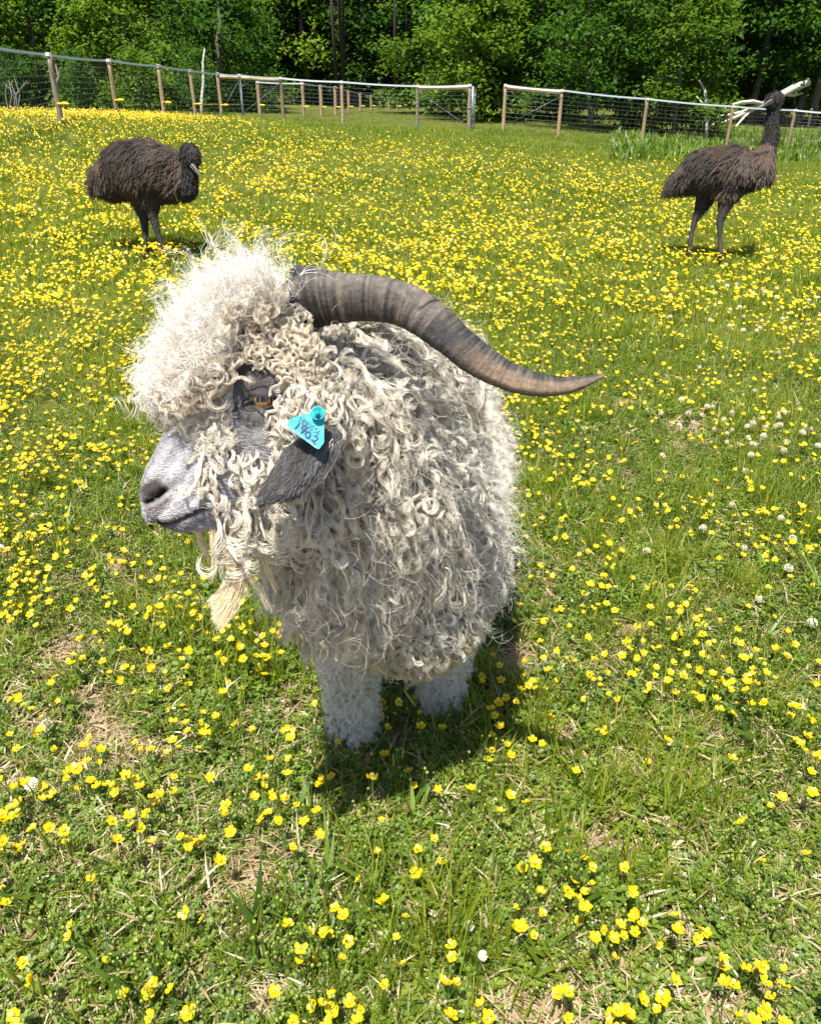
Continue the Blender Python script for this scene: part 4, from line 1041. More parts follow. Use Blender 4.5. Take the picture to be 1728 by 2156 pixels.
def smoothline(pts, k=5, closed=False):
    pts = np.array(pts, float); out = []; n_ = len(pts); rngn = n_ if closed else n_ - 1
    for i in range(rngn):
        p0, p1, p2, p3 = (pts[(i + q) % n_] if closed else pts[min(max(i + q, 0), n_ - 1)] for q in (-1, 0, 1, 2))
        for j in range(k):
            t = j / k; out.append(.5 * ((2 * p1) + (-p0 + p2) * t + (2 * p0 - 5 * p1 + 4 * p2 - p3) * t * t + (-p0 + 3 * p1 - 3 * p2 + p3) * t ** 3))
    out.append(pts[0] if closed else pts[-1]); return out
hand = [[(575, 760), (480, 890), (370, 1005)],
        [(845, 930), (770, 880), (680, 905), (645, 970), (690, 1020), (780, 1010), (845, 950), (815, 1030), (720, 1090), (650, 1140), (610, 1170)],
        [(920, 1120), (840, 1150), (795, 1230), (835, 1320), (910, 1370), (990, 1290), (1005, 1190), (960, 1130), (920, 1120)],
        [(1155, 1315), (1230, 1300), (1295, 1350), (1290, 1430), (1220, 1490), (1150, 1490)], [(1045, 1430), (1110, 1490), (1150, 1570), (1195, 1645)]]
dig = {'1': [[(.2, .25), (.5, 0), (.5, 1)], [(.2, 1), (.8, 1)]], '8': [[(.5, 0), (.85, .12), (.8, .4), (.5, .48), (.2, .4), (.15, .12), (.5, 0)], [(.5, .48), (.9, .6), (.9, .9), (.5, 1), (.1, .9), (.1, .6), (.5, .48)]],
       '9': [[(.85, .3), (.5, .55), (.15, .4), (.15, .12), (.5, 0), (.85, .12), (.85, .35), (.6, .75), (.35, 1)]], '0': [[(.5, 0), (.85, .15), (.85, .85), (.5, 1), (.15, .85), (.15, .15), (.5, 0)]],
       '3': [[(.15, .05), (.85, .05), (.45, .42), (.85, .6), (.8, .92), (.45, 1), (.12, .88)]], '6': [[(.75, 0), (.35, .35), (.12, .7), (.3, .97), (.7, .97), (.88, .72), (.6, .5), (.2, .6)]]}
mb = MB()
for h_ in hand: stroke(mb, smoothline(h_), 64, TH + .0004)
mk = mb.build('handwritten_number', M['ink']); mk.parent = tag
mb = MB(); ex, ey = nrmz(np.array([.82, .57])), nrmz(np.array([-.52, .86])); c0 = np.array([590, 520.])
for k, ch in enumerate('1890036'):
    o_ = np.array([600, 500.]) + k * np.array([122, 88.])
    for ln in dig[ch]:
        stroke(mb, smoothline([o_ + ex * (x * 115) + ey * (y * 205) for x, y in ln], 4), 27, TH + .00025)
pr = mb.build('printed_number', M['print']); pr.parent = tag

# ------------------------------------------------------------------ horns
def z2(x, y): return 553 + .44 * x, 525.3 + .44 * y
HC = [(150, 300, .115, .962), (215, 260, .112, .955), (300, 242, .104, .948), (430, 234, .098, .938), (560, 240, .094, .928), (690, 272, .092, .920), (800, 340, .092, .915), (900, 425, .092, .912), (1000, 510, .088, .910), (1110, 580, .076, .908), (1220, 628, .066, .906), (1340, 655, .054, .903), (1460, 652, .040, .900), (1560, 628, .024, .898), (1640, 597, .006, .896)]
def horn(name, dd, du, dv, scale=1.0, lift=0.0, squeeze=1.0):
    base = np.array([list(z2(x, y)) + [wd, d] for x, y, wd, d in HC]); k = len(base)
    tq = np.linspace(0, k - 1, 300); cu = np.stack([np.interp(tq, np.arange(k), base[:, j]) for j in range(4)], 1)
    ker = np.hanning(31); ker /= ker.sum()
    for j in range(4):
        pad = np.concatenate([2 * cu[0, j] - cu[15:0:-1, j], cu[:, j], 2 * cu[-1, j] - cu[-2:-17:-1, j]]); cu[:, j] = np.convolve(pad, ker, 'valid')
    k2 = np.clip(np.arange(300) * squeeze, 0, 299); cu2 = np.stack([np.interp(k2, np.arange(300), cu[:, j]) for j in range(4)], 1)
    pts = np.array([P(a + du, b + dv * max(-.4, 1 - 2.6 * k_ / 299), d + dd * min(1, .35 + k_ / 150)) for k_, (a, b, w, d) in enumerate(cu2)])
    pts += np.linspace(0, 1, 300)[:, None] * lift * np.array([.25, 1, .1])
    wd = np.maximum(cu[:, 2], .008) * np.interp(np.arange(300), [0, 70, 130, 200, 299], [.315, .285, .255, .27, .30]) * scale; T = nrmz(np.gradient(pts, axis=0)); V = []; F = []; Cx = []; ns_ = 26
    rr = np.random.default_rng(5)
    ringn = np.convolve(rr.normal(0, 1, 330), np.hanning(5) / 1.6, 'same')[:300]; big = np.interp(np.arange(300), np.linspace(0, 299, 26), rr.normal(0, 1, 26))
    for i in range(300):
        s = i / 299; view = nrmz(CAM - pts[i]); y_ = nrmz(np.cross(T[i], view)); z_ = np.cross(y_, T[i])
        if y_ @ AX_U < 0: y_ = -y_
        tw_ = rad(np.interp(s, [0, .35, .5, 1], [15, 8, -28, -35])); ca, sa = math.cos(tw_), math.sin(tw_)
        for j in range(ns_):
            an = 2 * math.pi * j / ns_; c_, s_ = math.cos(an), math.sin(an)
            pw = np.interp(s, [0, .35, .5, 1], [.85, .9, 1.25, 1.2]); ex_ = math.copysign(abs(c_) ** pw, c_); ey_ = math.copysign(abs(s_) ** pw, s_)
            keel = 1 + .10 * max(0, ey_) ** 4
            a_ = ey_ * wd[i] * keel; b_ = ex_ * wd[i] * .62
            r_ = 1 + (.026 * ringn[i] + .020 * big[i]) * (1 - .7 * s)
            V.append(pts[i] + y_ * (a_ * ca - b_ * sa * .5) * r_ + z_ * (b_ * ca + a_ * sa) * r_)
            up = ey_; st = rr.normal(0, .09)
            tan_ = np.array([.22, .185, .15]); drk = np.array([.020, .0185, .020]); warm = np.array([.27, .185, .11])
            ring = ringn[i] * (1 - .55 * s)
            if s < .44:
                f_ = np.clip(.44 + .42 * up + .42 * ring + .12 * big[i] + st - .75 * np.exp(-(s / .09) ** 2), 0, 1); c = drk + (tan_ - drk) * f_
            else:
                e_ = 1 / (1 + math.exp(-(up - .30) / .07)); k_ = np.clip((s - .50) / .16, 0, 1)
                low = drk * .8 + (warm - drk * .8) * np.clip(k_ * (.85 + .25 * ring) + st, 0, 1)  # lower face: shadow painted dark ahead of the warm tan
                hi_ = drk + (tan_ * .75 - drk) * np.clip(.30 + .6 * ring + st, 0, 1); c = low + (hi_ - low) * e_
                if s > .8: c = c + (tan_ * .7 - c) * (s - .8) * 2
                if ey_ < -.78: c = c * .3  # underside darkened as well, its shade put into the colour
            ck_ = abs((s - .405) - .022 * (up - .55)) ; c = c * (.12 if (ck_ < .0035 and up > .05) else 1.0)
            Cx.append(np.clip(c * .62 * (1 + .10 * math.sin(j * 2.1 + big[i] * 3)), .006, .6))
    for i in range(299):
        for j in range(ns_): b = (j + 1) % ns_; F.append((i * ns_ + j, i * ns_ + b, (i + 1) * ns_ + b, (i + 1) * ns_ + j))
    F.append(tuple(reversed(range(ns_)))); F.append(tuple(299 * ns_ + j for j in range(ns_)))
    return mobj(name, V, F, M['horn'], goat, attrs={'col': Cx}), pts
m, n, l = newmat('ridged_horn')
b = N(n, 'ShaderNodeBsdfPrincipled'); o = N(n, 'ShaderNodeOutputMaterial'); l.new(b.outputs[0], o.inputs[0]); b.inputs['Roughness'].default_value = .48; b.inputs['Specular IOR Level'].default_value = .45
at = N(n, 'ShaderNodeAttribute', attribute_name='col'); tc = N(n, 'ShaderNodeTexCoord')
nt = N(n, 'ShaderNodeTexNoise'); nt.inputs['Scale'].default_value = 90; nt.inputs['Detail'].default_value = 8; nt.inputs['Roughness'].default_value = .75; l.new(tc.outputs['Object'], nt.inputs['Vector'])
rr_ = ramp(n, [(.3, (.42, .42, .42)), (.7, (1.5, 1.45, 1.4))]); l.new(nt.outputs['Fac'], rr_.inputs[0])
mu = N(n, 'ShaderNodeMix', data_type='RGBA', blend_type='MULTIPLY'); mu.inputs[0].default_value = 1; l.new(at.outputs['Color'], mu.inputs[6]); l.new(rr_.outputs[0], mu.inputs[7]); l.new(mu.outputs[2], b.inputs['Base Color'])
bp = N(n, 'ShaderNodeBump'); bp.inputs['Strength'].default_value = .8; bp.inputs['Distance'].default_value = .004; l.new(nt.outputs['Fac'], bp.inputs['Height']); l.new(bp.outputs[0], b.inputs['Normal']); M['horn'] = m
hn, hpts = horn('horn', 0, 0, 0)
horn('horn', .10, 8, -38, .93, 0, .66)
# hooves
mb_h = pmat('dark_hoof', (.035, .03, .028), .6)
for hx_, hy_ in ((-.122, 1.205), (.066, 1.305), (-.03, 1.87), (.17, 1.87)):
    mb = MB()
    for s in (-1, 1):
        mb.tube([(hx_ + s * .014, hy_ + .006, .045), (hx_ + s * .015, hy_ - .004, .02), (hx_ + s * .016, hy_ - .012, 0.0)], [.016, .018, .019], 8)
    mb.build('hoof', mb_h, goat)
# ------------------------------------------------------------------ emus
def animal_mesh(caps, voxel, smooth_it=6):
    bm = bmesh.new()
    for c in caps: capsule(bm, *c)
    t_ = bpy.data.meshes.new('tmp'); bm.to_mesh(t_); bm.free(); o_ = bpy.data.objects.new('tmp', t_); COL.objects.link(o_)
    r_ = o_.modifiers.new('r', 'REMESH'); r_.mode = 'VOXEL'; r_.voxel_size = voxel; r_.use_smooth_shade = True
    s_ = o_.modifiers.new('s', 'SMOOTH'); s_.factor = .5; s_.iterations = smooth_it
    me = bpy.data.meshes.new_from_object(o_.evaluated_get(bpy.context.evaluated_depsgraph_get())); bpy.data.objects.remove(o_)
    return me
def mesh_arrays(me):
    nv = len(me.vertices); co = np.empty(nv * 3, np.float32); me.vertices.foreach_get('co', co); no = np.empty(nv * 3, np.float32); me.vertex_normals.foreach_get('vector', no)
    me.calc_loop_triangles(); t = np.empty(len(me.loop_triangles) * 3, np.int32); me.loop_triangles.foreach_get('vertices', t)
    return co.reshape(-1, 3).astype(float), no.reshape(-1, 3).astype(float), t.reshape(-1, 3)
M['feather'] = hair_mat('emu_feather', .5, .22, .05)
M['emu_skin'] = pmat('emu_skin', (.014, .012, .011), .8, 30, (.024, .02, .018), bump=.3)
M['beak'] = pmat('emu_beak', (.055, .054, .054), .5, 40, (.10, .098, .098))
M['emu_eye'] = pmat('dark_eye', (.05, .02, .01), .08, spec=.6)
M['shank'] = pmat('emu_shank', (.012, .011, .010), .7, 60, (.024, .021, .02), bump=.4)
def emu(d0, E, caps, legs, tail_dir, neck_z, beak, eyes, label, toes, greyleg=None):
    foot = E(*legs[0][-1][:3]); root = empty('emu', (foot[0], foot[1], gz(foot[0], foot[1])), label, 'emu')
    cc_ = [(tuple(E(*a[:3])), tuple(E(*b[:3])), a[3], b[3]) for a, b in caps]
    for lg in legs:
        for a, b in zip(lg[:-1], lg[1:]): cc_.append((tuple(E(*a[:3])), tuple(E(*b[:3])), a[3], b[3]))
    me = animal_mesh(cc_, .013, 4); me.materials.clear(); me.materials.append(M['emu_skin'])
    o = bpy.data.objects.new('body', me); COL.objects.link(o); adopt(o, root)
    co, no, tri = mesh_arrays(me); tv = co[tri]; ar = np.linalg.norm(np.cross(tv[:, 1] - tv[:, 0], tv[:, 2] - tv[:, 0]), axis=1) / 2; c = tv.mean(1)
    hz = c[:, 2] - root.location.z; hipz = E(*legs[0][0][:3])[2] - root.location.z
    neck = neck_z(c); shaggy = (hz > hipz - .02) & ~neck; leg_up = (hz <= hipz - .02) & (hz > hipz - .24)
    def samp(w, n_):
        w = ar * w; k = rng.choice(len(ar), n_, p=w / w.sum()); b = rng.dirichlet((1, 1, 1), n_)
        return (tv[k] * b[..., None]).sum(1), nrmz((no[tri[k]] * b[..., None]).sum(1))
    out = []
    hz_of = lambda q: q[:, 2] - root.location.z
    n_ = 8500; p, nn = samp(shaggy, n_); sw = fbm(p[:, 0] * 4 + p[:, 2], p[:, 1] * 4 + p[:, 2] * 5, 2.5, 64)[:, None] - .5; fl = tail_dir * (.8 + sw) + DOWN * (.7 - 1.6 * sw) + rng.normal(0, .38, (n_, 3)); fl = nrmz(fl - .8 * (fl * nn).sum(1, keepdims=True) * nn)
    t1 = fbm(p[:, 0] * 3 + p[:, 2] * 2, p[:, 1] * 3 - p[:, 2] * 5, 3.0, 61); base = np.where((t1 > .5)[:, None], np.array([.070, .042, .028]), np.array([.032, .021, .0155]))
    colr = base * rng.lognormal(0, .35, (n_, 1)); pale = rng.random(n_) < .10; colr[pale] = np.array([.085, .062, .048]) * rng.uniform(.6, 1.2, (pale.sum(), 1))
    Lf = rng.uniform(.09, .16, n_) * np.where((nn[:, 2] < -.15) | (hz_of(p) < hipz + .04), .5, 1.0)
    out.append((locks(p, nn, fl, Lf, .001, .007, rng.uniform(.3, .8, n_), 3, .006, 9, g=.8, lift=.17, frizz=.003, flat=.8, jitter=.3, spread_tip=1.2), .0032, .0008, np.repeat(colr, 3, 0)))
    n_ = 3800; p, nn = samp(neck, n_); fl = nrmz(DOWN + rng.normal(0, .4, (n_, 3)))
    out.append((locks(p, nn, fl, rng.uniform(.025, .05, n_), .001, .004, .5, 2, .004, 7, g=.6, lift=.42, frizz=.004), .0019, .0006, np.clip(np.array([.0075, .0065, .0065]) * rng.lognormal(0, .4, (n_ * 2, 1)), .004, .2)))
    n_ = 1500; p, nn = samp(leg_up, n_); cl = np.array([.034, .033, .026]) if greyleg else np.array([.016, .013, .011])
    out.append((locks(p, nn, nrmz(DOWN + rng.normal(0, .25, (n_, 3))), rng.uniform(.012, .026, n_), .001, .003, .5, 2, .002, 7, g=.9, lift=.15, frizz=.002), .0020, .0007, cl * rng.lognormal(0, .3, (n_ * 2, 1))))
    curves_obj('plumage', out, M['feather'], root)
    b0, b1, up = [np.array(E(*q)) for q in beak]; sdir = nrmz(np.cross(b1 - b0, up - b0)); updir = nrmz(np.cross(sdir, b1 - b0))
    mb = MB()
    L_ = np.linalg.norm(b1 - b0)
    for sgn, nm in ((1, 'u'), (-1, 'l')):
        V = []; F = []; ns = 8
        for i in range(7):
            t = i / 6; w = .024 * (1 - t) ** .6 * (1 - .35 * t) + .003; h = (.020 if sgn > 0 else .012) * (1 - t) ** .7 + .002
            cpt = b0 + (b1 - b0) * t * (1 if sgn > 0 else .93) + updir * (-.004 * (t ** 2) + (.002 if sgn > 0 else -.006))
            for j in range(ns): an = math.pi * j / (ns - 1); V.append(cpt + sdir * w * math.cos(an) + updir * sgn * h * math.sin(an))
        for i in range(6):
            for j in range(ns - 1): F.append((i * ns + j, i * ns + j + 1, (i + 1) * ns + j + 1, (i + 1) * ns + j))
            F.append((i * ns + ns - 1, i * ns, (i + 1) * ns, (i + 1) * ns + ns - 1))
        mb.add(V, F)
    mb.build('beak', M['beak'], root)
    for e in eyes:
        mb = MB(); mb.ball(E(*e[:3]), e[3], 10, 8); mb.build('eye', M['emu_eye'], root)
    for (lg, dirs) in zip(legs, toes):
        mb = MB(); f = E(*lg[-1][:3]); zg = gz(f[0], f[1]); f0 = np.array([f[0], f[1], zg + .03]); hk = E(*lg[-2][:3])
        mb.tube([hk, hk * .5 + f0 * .5, f0], [lg[-2][3] * 1.02, lg[-1][3] * 1.0, lg[-1][3] * 1.1], 8)
        for dx, dy in dirs:
            q = np.array([dx, dy, 0]); mb.tube([f0, f0 + q * .5 + [0, 0, -.012], f0 + q + [0, 0, -.022]], [.020, .016, .007], 6)
        mb.build('foot', M['shank'], root)
    return root
# the one at the left, head tucked down, facing right
g0 = on_ground(340, 548); dL = (g0 - CAM) @ AX_F; sL = dL / 6.75
EL_ = lambda u, v, dd: P(u, v, dL + dd * sL)
L = lambda u, v, dd, r: (u, v, dd, r * sL)
emu(dL, EL_, [(L(212, 392, .12, .06), L(238, 372, .10, .16)), (L(240, 375, .1, .165), L(275, 352, .05, .225)), (L(275, 352, .05, .225), L(315, 362, -.05, .255)), (L(315, 362, -.05, .255), L(360, 367, -.15, .195)), (L(360, 374, -.15, .18), L(388, 392, -.22, .095)),
               (L(390, 388, -.22, .085), L(398, 358, -.27, .055)), (L(398, 358, -.27, .055), L(398, 330, -.30, .055)), (L(399, 318, -.30, .070), L(403, 330, -.33, .062))],
    [[L(318, 418, -.08, .08), L(322, 452, -.06, .040), L(332, 492, -.02, .027), L(344, 522, 0, .024), L(352, 550, 0, .023)], [L(300, 425, .12, .09), L(303, 458, .12, .038), L(306, 486, .14, .030), L(305, 512, .1, .023), L(303, 540, .08, .023)]],
    nrmz(-AX_R + .1 * AX_F), lambda c: (proj(c)[0] > 383) & (c[:, 2] > .40), [(405, 349, -.37), (424, 371, -.40), (410, 330, -.38)], [(408, 335, -.375, .009), (404, 327, -.27, .009)],
    'brown emu with its head tucked low at the left, facing right above the goat', [[(.10, -.06), (.11, .02), (.06, -.11)], [(.10, -.04), (.10, .03), (.06, -.1)]], greyleg=True)
# the one at the right, standing tall
g0 = on_ground(1516, 560); dR = (g0 - CAM) @ AX_F; sR = dR / 6.6
ER_ = lambda u, v, dd: P(u, v, dR + dd * sR)
Rr = lambda u, v, dd, r: (u, v, dd, r * sR)
emu(dR, ER_, [(Rr(1412, 402, .26, .045), Rr(1440, 380, .2, .10)), (Rr(1440, 380, .2, .11), Rr(1485, 358, .1, .175)), (Rr(1485, 358, .1, .175), Rr(1545, 358, -.05, .185)), (Rr(1545, 360, -.05, .18), Rr(1592, 355, -.12, .125)), (Rr(1594, 352, -.12, .105), Rr(1615, 314, -.13, .058)),
               (Rr(1615, 314, -.13, .058), Rr(1626, 280, -.13, .042)), (Rr(1626, 280, -.13, .042), Rr(1625, 245, -.13, .029)), (Rr(1625, 245, -.13, .029), Rr(1632, 212, -.13, .032)), (Rr(1634, 204, -.13, .045), Rr(1624, 209, -.18, .038))],
    [[Rr(1535, 405, -.04, .09), Rr(1523, 440, -.02, .042), Rr(1515, 468, 0, .030), Rr(1515, 505, 0, .020), Rr(1517, 560, 0, .020)], [Rr(1488, 408, .16, .09), Rr(1472, 445, .18, .040), Rr(1462, 464, .2, .030), Rr(1455, 492, .2, .020), Rr(1449, 536, .18, .019)]],
    nrmz(-AX_R + .3 * AX_F - .15 * AX_U), lambda c: (proj(c)[0] > 1588) & (proj(c)[1] < 300), [(1622, 214, -.21), (1606, 222, -.25), (1618, 200, -.22)], [(1622, 205, -.225, .010), (1636, 205, -.19, .009)],
    'tall dark emu standing upright at the right with its neck raised before the fence', [[(.11, -.05), (.12, .03), (.07, -.1)], [(.10, -.05), (.11, .03), (.06, -.1)]])
# ------------------------------------------------------------------ fences
def fence(name, specs, label, group=None, post_kind='post', rail_span=(), tape=True, insul=False, wires=11, tape_ends=(True, True), thick=.052, heights=None, last=None):
    solved = [post_at(*q) for q in specs] if heights is None else [post_at(*q, h) for q, h in zip(specs, heights)]; bases = [b for b, up in solved]
    foot = [np.array([b[0], b[1], gz(b[0], b[1])]) for b in bases]
    root = empty(name, tuple(foot[len(foot) // 2]), label, 'fence', group)
    tops = []
    for k, (b, (p0, up)) in enumerate(zip(foot, solved)):
        kind = post_kind[k] if isinstance(post_kind, (list, tuple)) else post_kind
        hh = p0[2] + up[2] - b[2]; top = b + np.array([random.uniform(-.02, .02), random.uniform(-.02, .02), hh]); tops.append(top)
        mb = MB()
        if kind == 'steel': mb.box((b + top) / 2 - [0, 0, .1], (.03, 0, 0), (0, .03, 0), (0, 0, hh / 2 + .1))
        else:
            n_ = 7; pts = [b + (top - b) * t + np.array([random.uniform(-.006, .006), random.uniform(-.006, .006), 0]) for t in np.linspace(-.15, 1, n_)]
            mb.tube(pts, np.linspace(thick * 1.08, thick * .92, n_), 9)
        mb.build('post', M[{'steel': 'steel', 'grey': 'post_grey'}.get(kind, 'post')], root)
    if last is not None:                                  # the wires run on to the next fence's first post
        b_, up_ = post_at(*last); f_ = np.array([b_[0], b_[1], gz(b_[0], b_[1])]); foot = foot + [f_]; tops.append(f_ + [0, 0, b_[2] + up_[2] - f_[2]])
    T = np.array(tops); B = np.array(foot)
    mb = MB()
    front = np.array([0, -1.0, 0])
    for a, b, c, d in zip(B[:-1], B[1:], T[:-1], T[1:]):
        off = nrmz(np.cross(b - a, [0, 0, 1])); off = off if off[1] < 0 else -off; off = off * thick * 1.05
        for w in range(wires):
            t = .04 + .90 * (w / (wires - 1)) ** .92; p, q = a + (c - a) * t + off, b + (d - b) * t + off
            n_ = 5; ln = [p + (q - p) * s - np.array([0, 0, .012 * math.sin(math.pi * s)]) for s in np.linspace(0, 1, n_)]
            mb.tube(ln, .0026, 4, .5, 0, cap=False)
        m_ = max(2, int(np.linalg.norm(b - a) / .17))
        for j in range(1, m_):
            s = j / m_; lo, hi = a + (b - a) * s + off, c + (d - c) * s + off
            mb.tube([lo + (hi - lo) * .03, lo + (hi - lo) * .94], .0016, 3, .5, 0, cap=False)
    w_ = mb.build('wire_mesh', M['wire'], root); w_["kind"] = 'stuff'
    if tape:
        for a, b in zip(T[:-1], T[1:]):
            mb = MB(); off = nrmz(np.cross(b - a, [0, 0, 1])); off = off if off[1] < 0 else -off
            n_ = 7; up = np.array([0, 0, .021]); V = []; F = []
            for s in np.linspace(0, 1, n_):
                c = a + (b - a) * s + off * thick * 1.12 - np.array([0, 0, .035 + .02 * math.sin(math.pi * s)])
                V += [c + up + off * .004, c - up + off * .004, c - up - off * .004, c + up - off * .004]
            for i in range(n_ - 1):
                for j in range(4): F.append((i * 4 + j, i * 4 + (j + 1) % 4, (i + 1) * 4 + (j + 1) % 4, (i + 1) * 4 + j))
            F += [(3, 2, 1, 0), tuple(4 * (n_ - 1) + j for j in range(4))]
            mb.add(V, F); mb.build('top_rail', M['tape'], root, smooth=False)
    for i, j in rail_span:
        mb = MB(); a, b = T[i] - [0, 0, .10], T[j] - [0, 0, .10]; n_ = 5
        mb.tube([a + (b - a) * s + np.array([0, .0, random.uniform(-.006, .006)]) for s in np.linspace(0, 1, n_)], .042, 9); mb.build('brace_rail', M['new_wood'], root)
        mb = MB(); lo = B[j] + (T[j] - B[j]) * .1 if i > len(T) // 2 - 1 else B[i] + (T[i] - B[i]) * .12; hi = T[i] - [0, 0, .16] if i > len(T) // 2 - 1 else T[j] - [0, 0, .16]
        mb.tube([lo + [0, -.07, 0], hi + [0, -.07, 0]], .006, 5); mb.build('brace_wire', M['wire'], root)
    if insul:
        for b, t in zip(B, T):
            mb = MB(); c = b + (t - b) * .30 + np.array([.13, -thick, 0])
            mb.tube([c - [.12, 0, 0], c - [.05, 0, 0], c + [.0, 0, .004], c + [.07, 0, 0], c + [.11, 0, -.006]], [.016, .022, .030, .026, .008], 8)
            mb.build('insulator', M['yellow'], root)
    for t in T:
        if tape:
            mb = MB(); mb.box(t + [0, -thick * 1.05, -.035], (.035, 0, 0), (0, .012, 0), (0, 0, .03)); mb.build('rail_clip', M['tape'], root, smooth=False)
    return root, B, T
fence('pasture_fence', left_posts[:-1], 'wire fence running along the left edge with leaning brown posts and yellow insulators', post_kind=['post', 'grey', 'post', 'post', 'post'], insul=True, last=left_posts[-1])
fence('pasture_fence', [left_posts[-1]] + mid_posts, 'middle wire fence with white top rail and braced end post left of the gap', post_kind=['post', 'steel', 'post', 'post', 'grey', 'grey'], rail_span=((0, 1), (1, 2), (4, 5)))
fence('pasture_fence', right_posts, 'wire fence right of the gap, white top rail running on behind the tall emu', post_kind='post', rail_span=((0, 1),))
fence('pasture_fence', back_posts, 'farther receding wire fence with small pale posts behind the middle fence', post_kind='post', insul=True, thick=.07, wires=8, heights=np.interp(np.arange(11), [0, 10], [1.25, .92]))
far_posts = [(1424, 221, 1423, 252), (1480, 223, 1478, 253), (1511, 224, 1509, 253), (1611, 226, 1602, 255), (1653, 208, 1643, 256), (1683, 212, 1672, 257), (1712, 214, 1700, 258)]
far_posts = [(1424, 220, 1423, 255), (1470, 221, 1468, 255), (1494, 222, 1492, 256), (1552, 224, 1547, 257), (1640, 224, 1632, 260), (1712, 228, 1702, 263)]
fence('pasture_fence', far_posts, 'low farther fence behind the fallen tree at the right', post_kind='post', thick=.05, wires=6, tape=False, heights=[.66] * 6)
# open gate, seen nearly edge-on, hung on the end post left of the gap
pg, upg = post_at(*mid_posts[4]); bz = np.array([pg[0] + .09, pg[1], gz(pg[0], pg[1])])
gate = empty('metal_gate', tuple(bz), 'open grey tube gate hung on the end post left of the gap', 'gate')
gd = nrmz(np.array([.10, 1.0, 0])); GW, GH = 2.6, 1.15
mb = MB(); q = [bz + [0, 0, .1], bz + [0, 0, GH], bz + gd * GW + [0, 0, GH], bz + gd * GW + [0, 0, .1], bz + [0, 0, .1]]
for a, b in zip(q[:-1], q[1:]): mb.tube([a, b], .024, 8)
mb.build('gate_frame', M['steel'], gate)
for k in range(4):
    mb = MB(); z_ = .1 + (GH - .1) * (k + 1) / 5; mb.tube([bz + [0, 0, z_], bz + gd * GW + [0, 0, z_]], .016, 7); mb.build('gate_bar', M['steel'], gate)
for z_ in (.35, .95):
    mb = MB(); mb.tube([bz + [-.08, 0, z_], bz + [0, 0, z_]], .012, 6); mb.build('hinge', M['steel'], gate)
mb = MB(); mb.tube([bz + [-.14, -.05, .62], bz + [-.02, -.05, .64]], .008, 5); mb.build('latch', M['steel'], gate)
st = bpy.data.objects.new('stone', None); bpy.data.objects.remove(st)
mb = MB(); mb.ball(bz + [.12, -.1, .03], .07, 10, 7, sc3=(1.2, .9, .5)); tagit(mb.build('flat_stone', pmat('pale_stone', (.42, .38, .33), .9, 20, (.55, .5, .44), bump=.4)), 'small pale stone lying at the foot of the gate post', 'stone')
# ------------------------------------------------------------------ trees
def leaf_cloud(n_, shape, size, seed, droop=.4, clump=7, flatz=1.0):
    """leaf faces gathered in clumps through a volume; shape(rng) gives a clump centre"""
    r = np.random.default_rng(seed); nc = max(1, n_ // clump)
    c = np.array([shape(r) for _ in range(nc)]); c = np.repeat(c, clump, 0) + r.normal(0, size * 1.25, (nc * clump, 3)) * np.array([1, 1, .7])
    cv = np.repeat(r.random(nc), clump)
    m_ = len(c); az = r.uniform(0, 6.28, m_); tilt = r.normal(-droop, .5, m_); d = np.stack([np.cos(az) * np.cos(tilt), np.sin(az) * np.cos(tilt), np.sin(tilt)], -1)
    s = nrmz(np.stack([-np.sin(az), np.cos(az), r.normal(0, .35, m_)], -1)); L = size * r.uniform(.6, 1.35, m_)[:, None]; W = L * r.uniform(.55, .85, (m_, 1))
    V = np.stack([c, c + d * L * .45 + s * W * .5, c + d * L, c + d * L * .45 - s * W * .5], 1).reshape(-1, 3)
    k = np.arange(m_)[:, None] * 4; F = k + np.array([[0, 1, 2, 3]])
    a = np.repeat(np.clip(.55 * cv + .45 * r.random(m_), 0, 1), 4)
    return V, F, a
def crown_shape(h0, h1, rx, lean=0.0, layers=7, seed=0):
    """uneven whorls of boughs: clumps crowd near the ends of boughs, gaps between layers"""
    r0 = np.random.default_rng(seed); boughs = []
    for k in range(layers * 6):
        z = h0 + (h1 - h0) * r0.random() ** .9; t = (z - h0) / (h1 - h0); R = rx * (.55 + .45 * math.sin(math.pi * min(1, .25 + t * .8))) * r0.uniform(.6, 1.15)
        boughs.append((z, r0.uniform(0, 6.28), R))
    def f(r):
        z, az, R = boughs[r.integers(len(boughs))]; q = r.random() ** .55; w = r.normal(0, .16 + .10 * q)
        return np.array([math.cos(az + w) * R * q + lean * z, math.sin(az + w) * R * q, z - .35 * q * q + r.normal(0, .10)])
    return f
def trunk_mb(h, r0_, bend, seed, limbs=8, spread=1.6):
    r = np.random.default_rng(seed); mb = MB(); n_ = 9; zs = np.linspace(-.2, h, n_)
    px = np.cumsum(r.normal(0, bend, n_)); py = np.cumsum(r.normal(0, bend, n_)); px -= px[0]; py -= py[0]
    P_ = np.stack([px, py, zs], -1); mb.tube(P_, np.linspace(r0_ * 1.15, r0_ * .35, n_), 8)
    for k in range(limbs):
        i = r.integers(2, n_ - 1); a = r.uniform(0, 6.28); L = spread * r.uniform(.6, 1.1); b = P_[i]
        mb.tube([b, b + [math.cos(a) * L * .45, math.sin(a) * L * .45, L * .22], b + [math.cos(a) * L, math.sin(a) * L, L * .28]], [r0_ * .32, r0_ * .2, r0_ * .07], 5)
    return mb
VAR = []
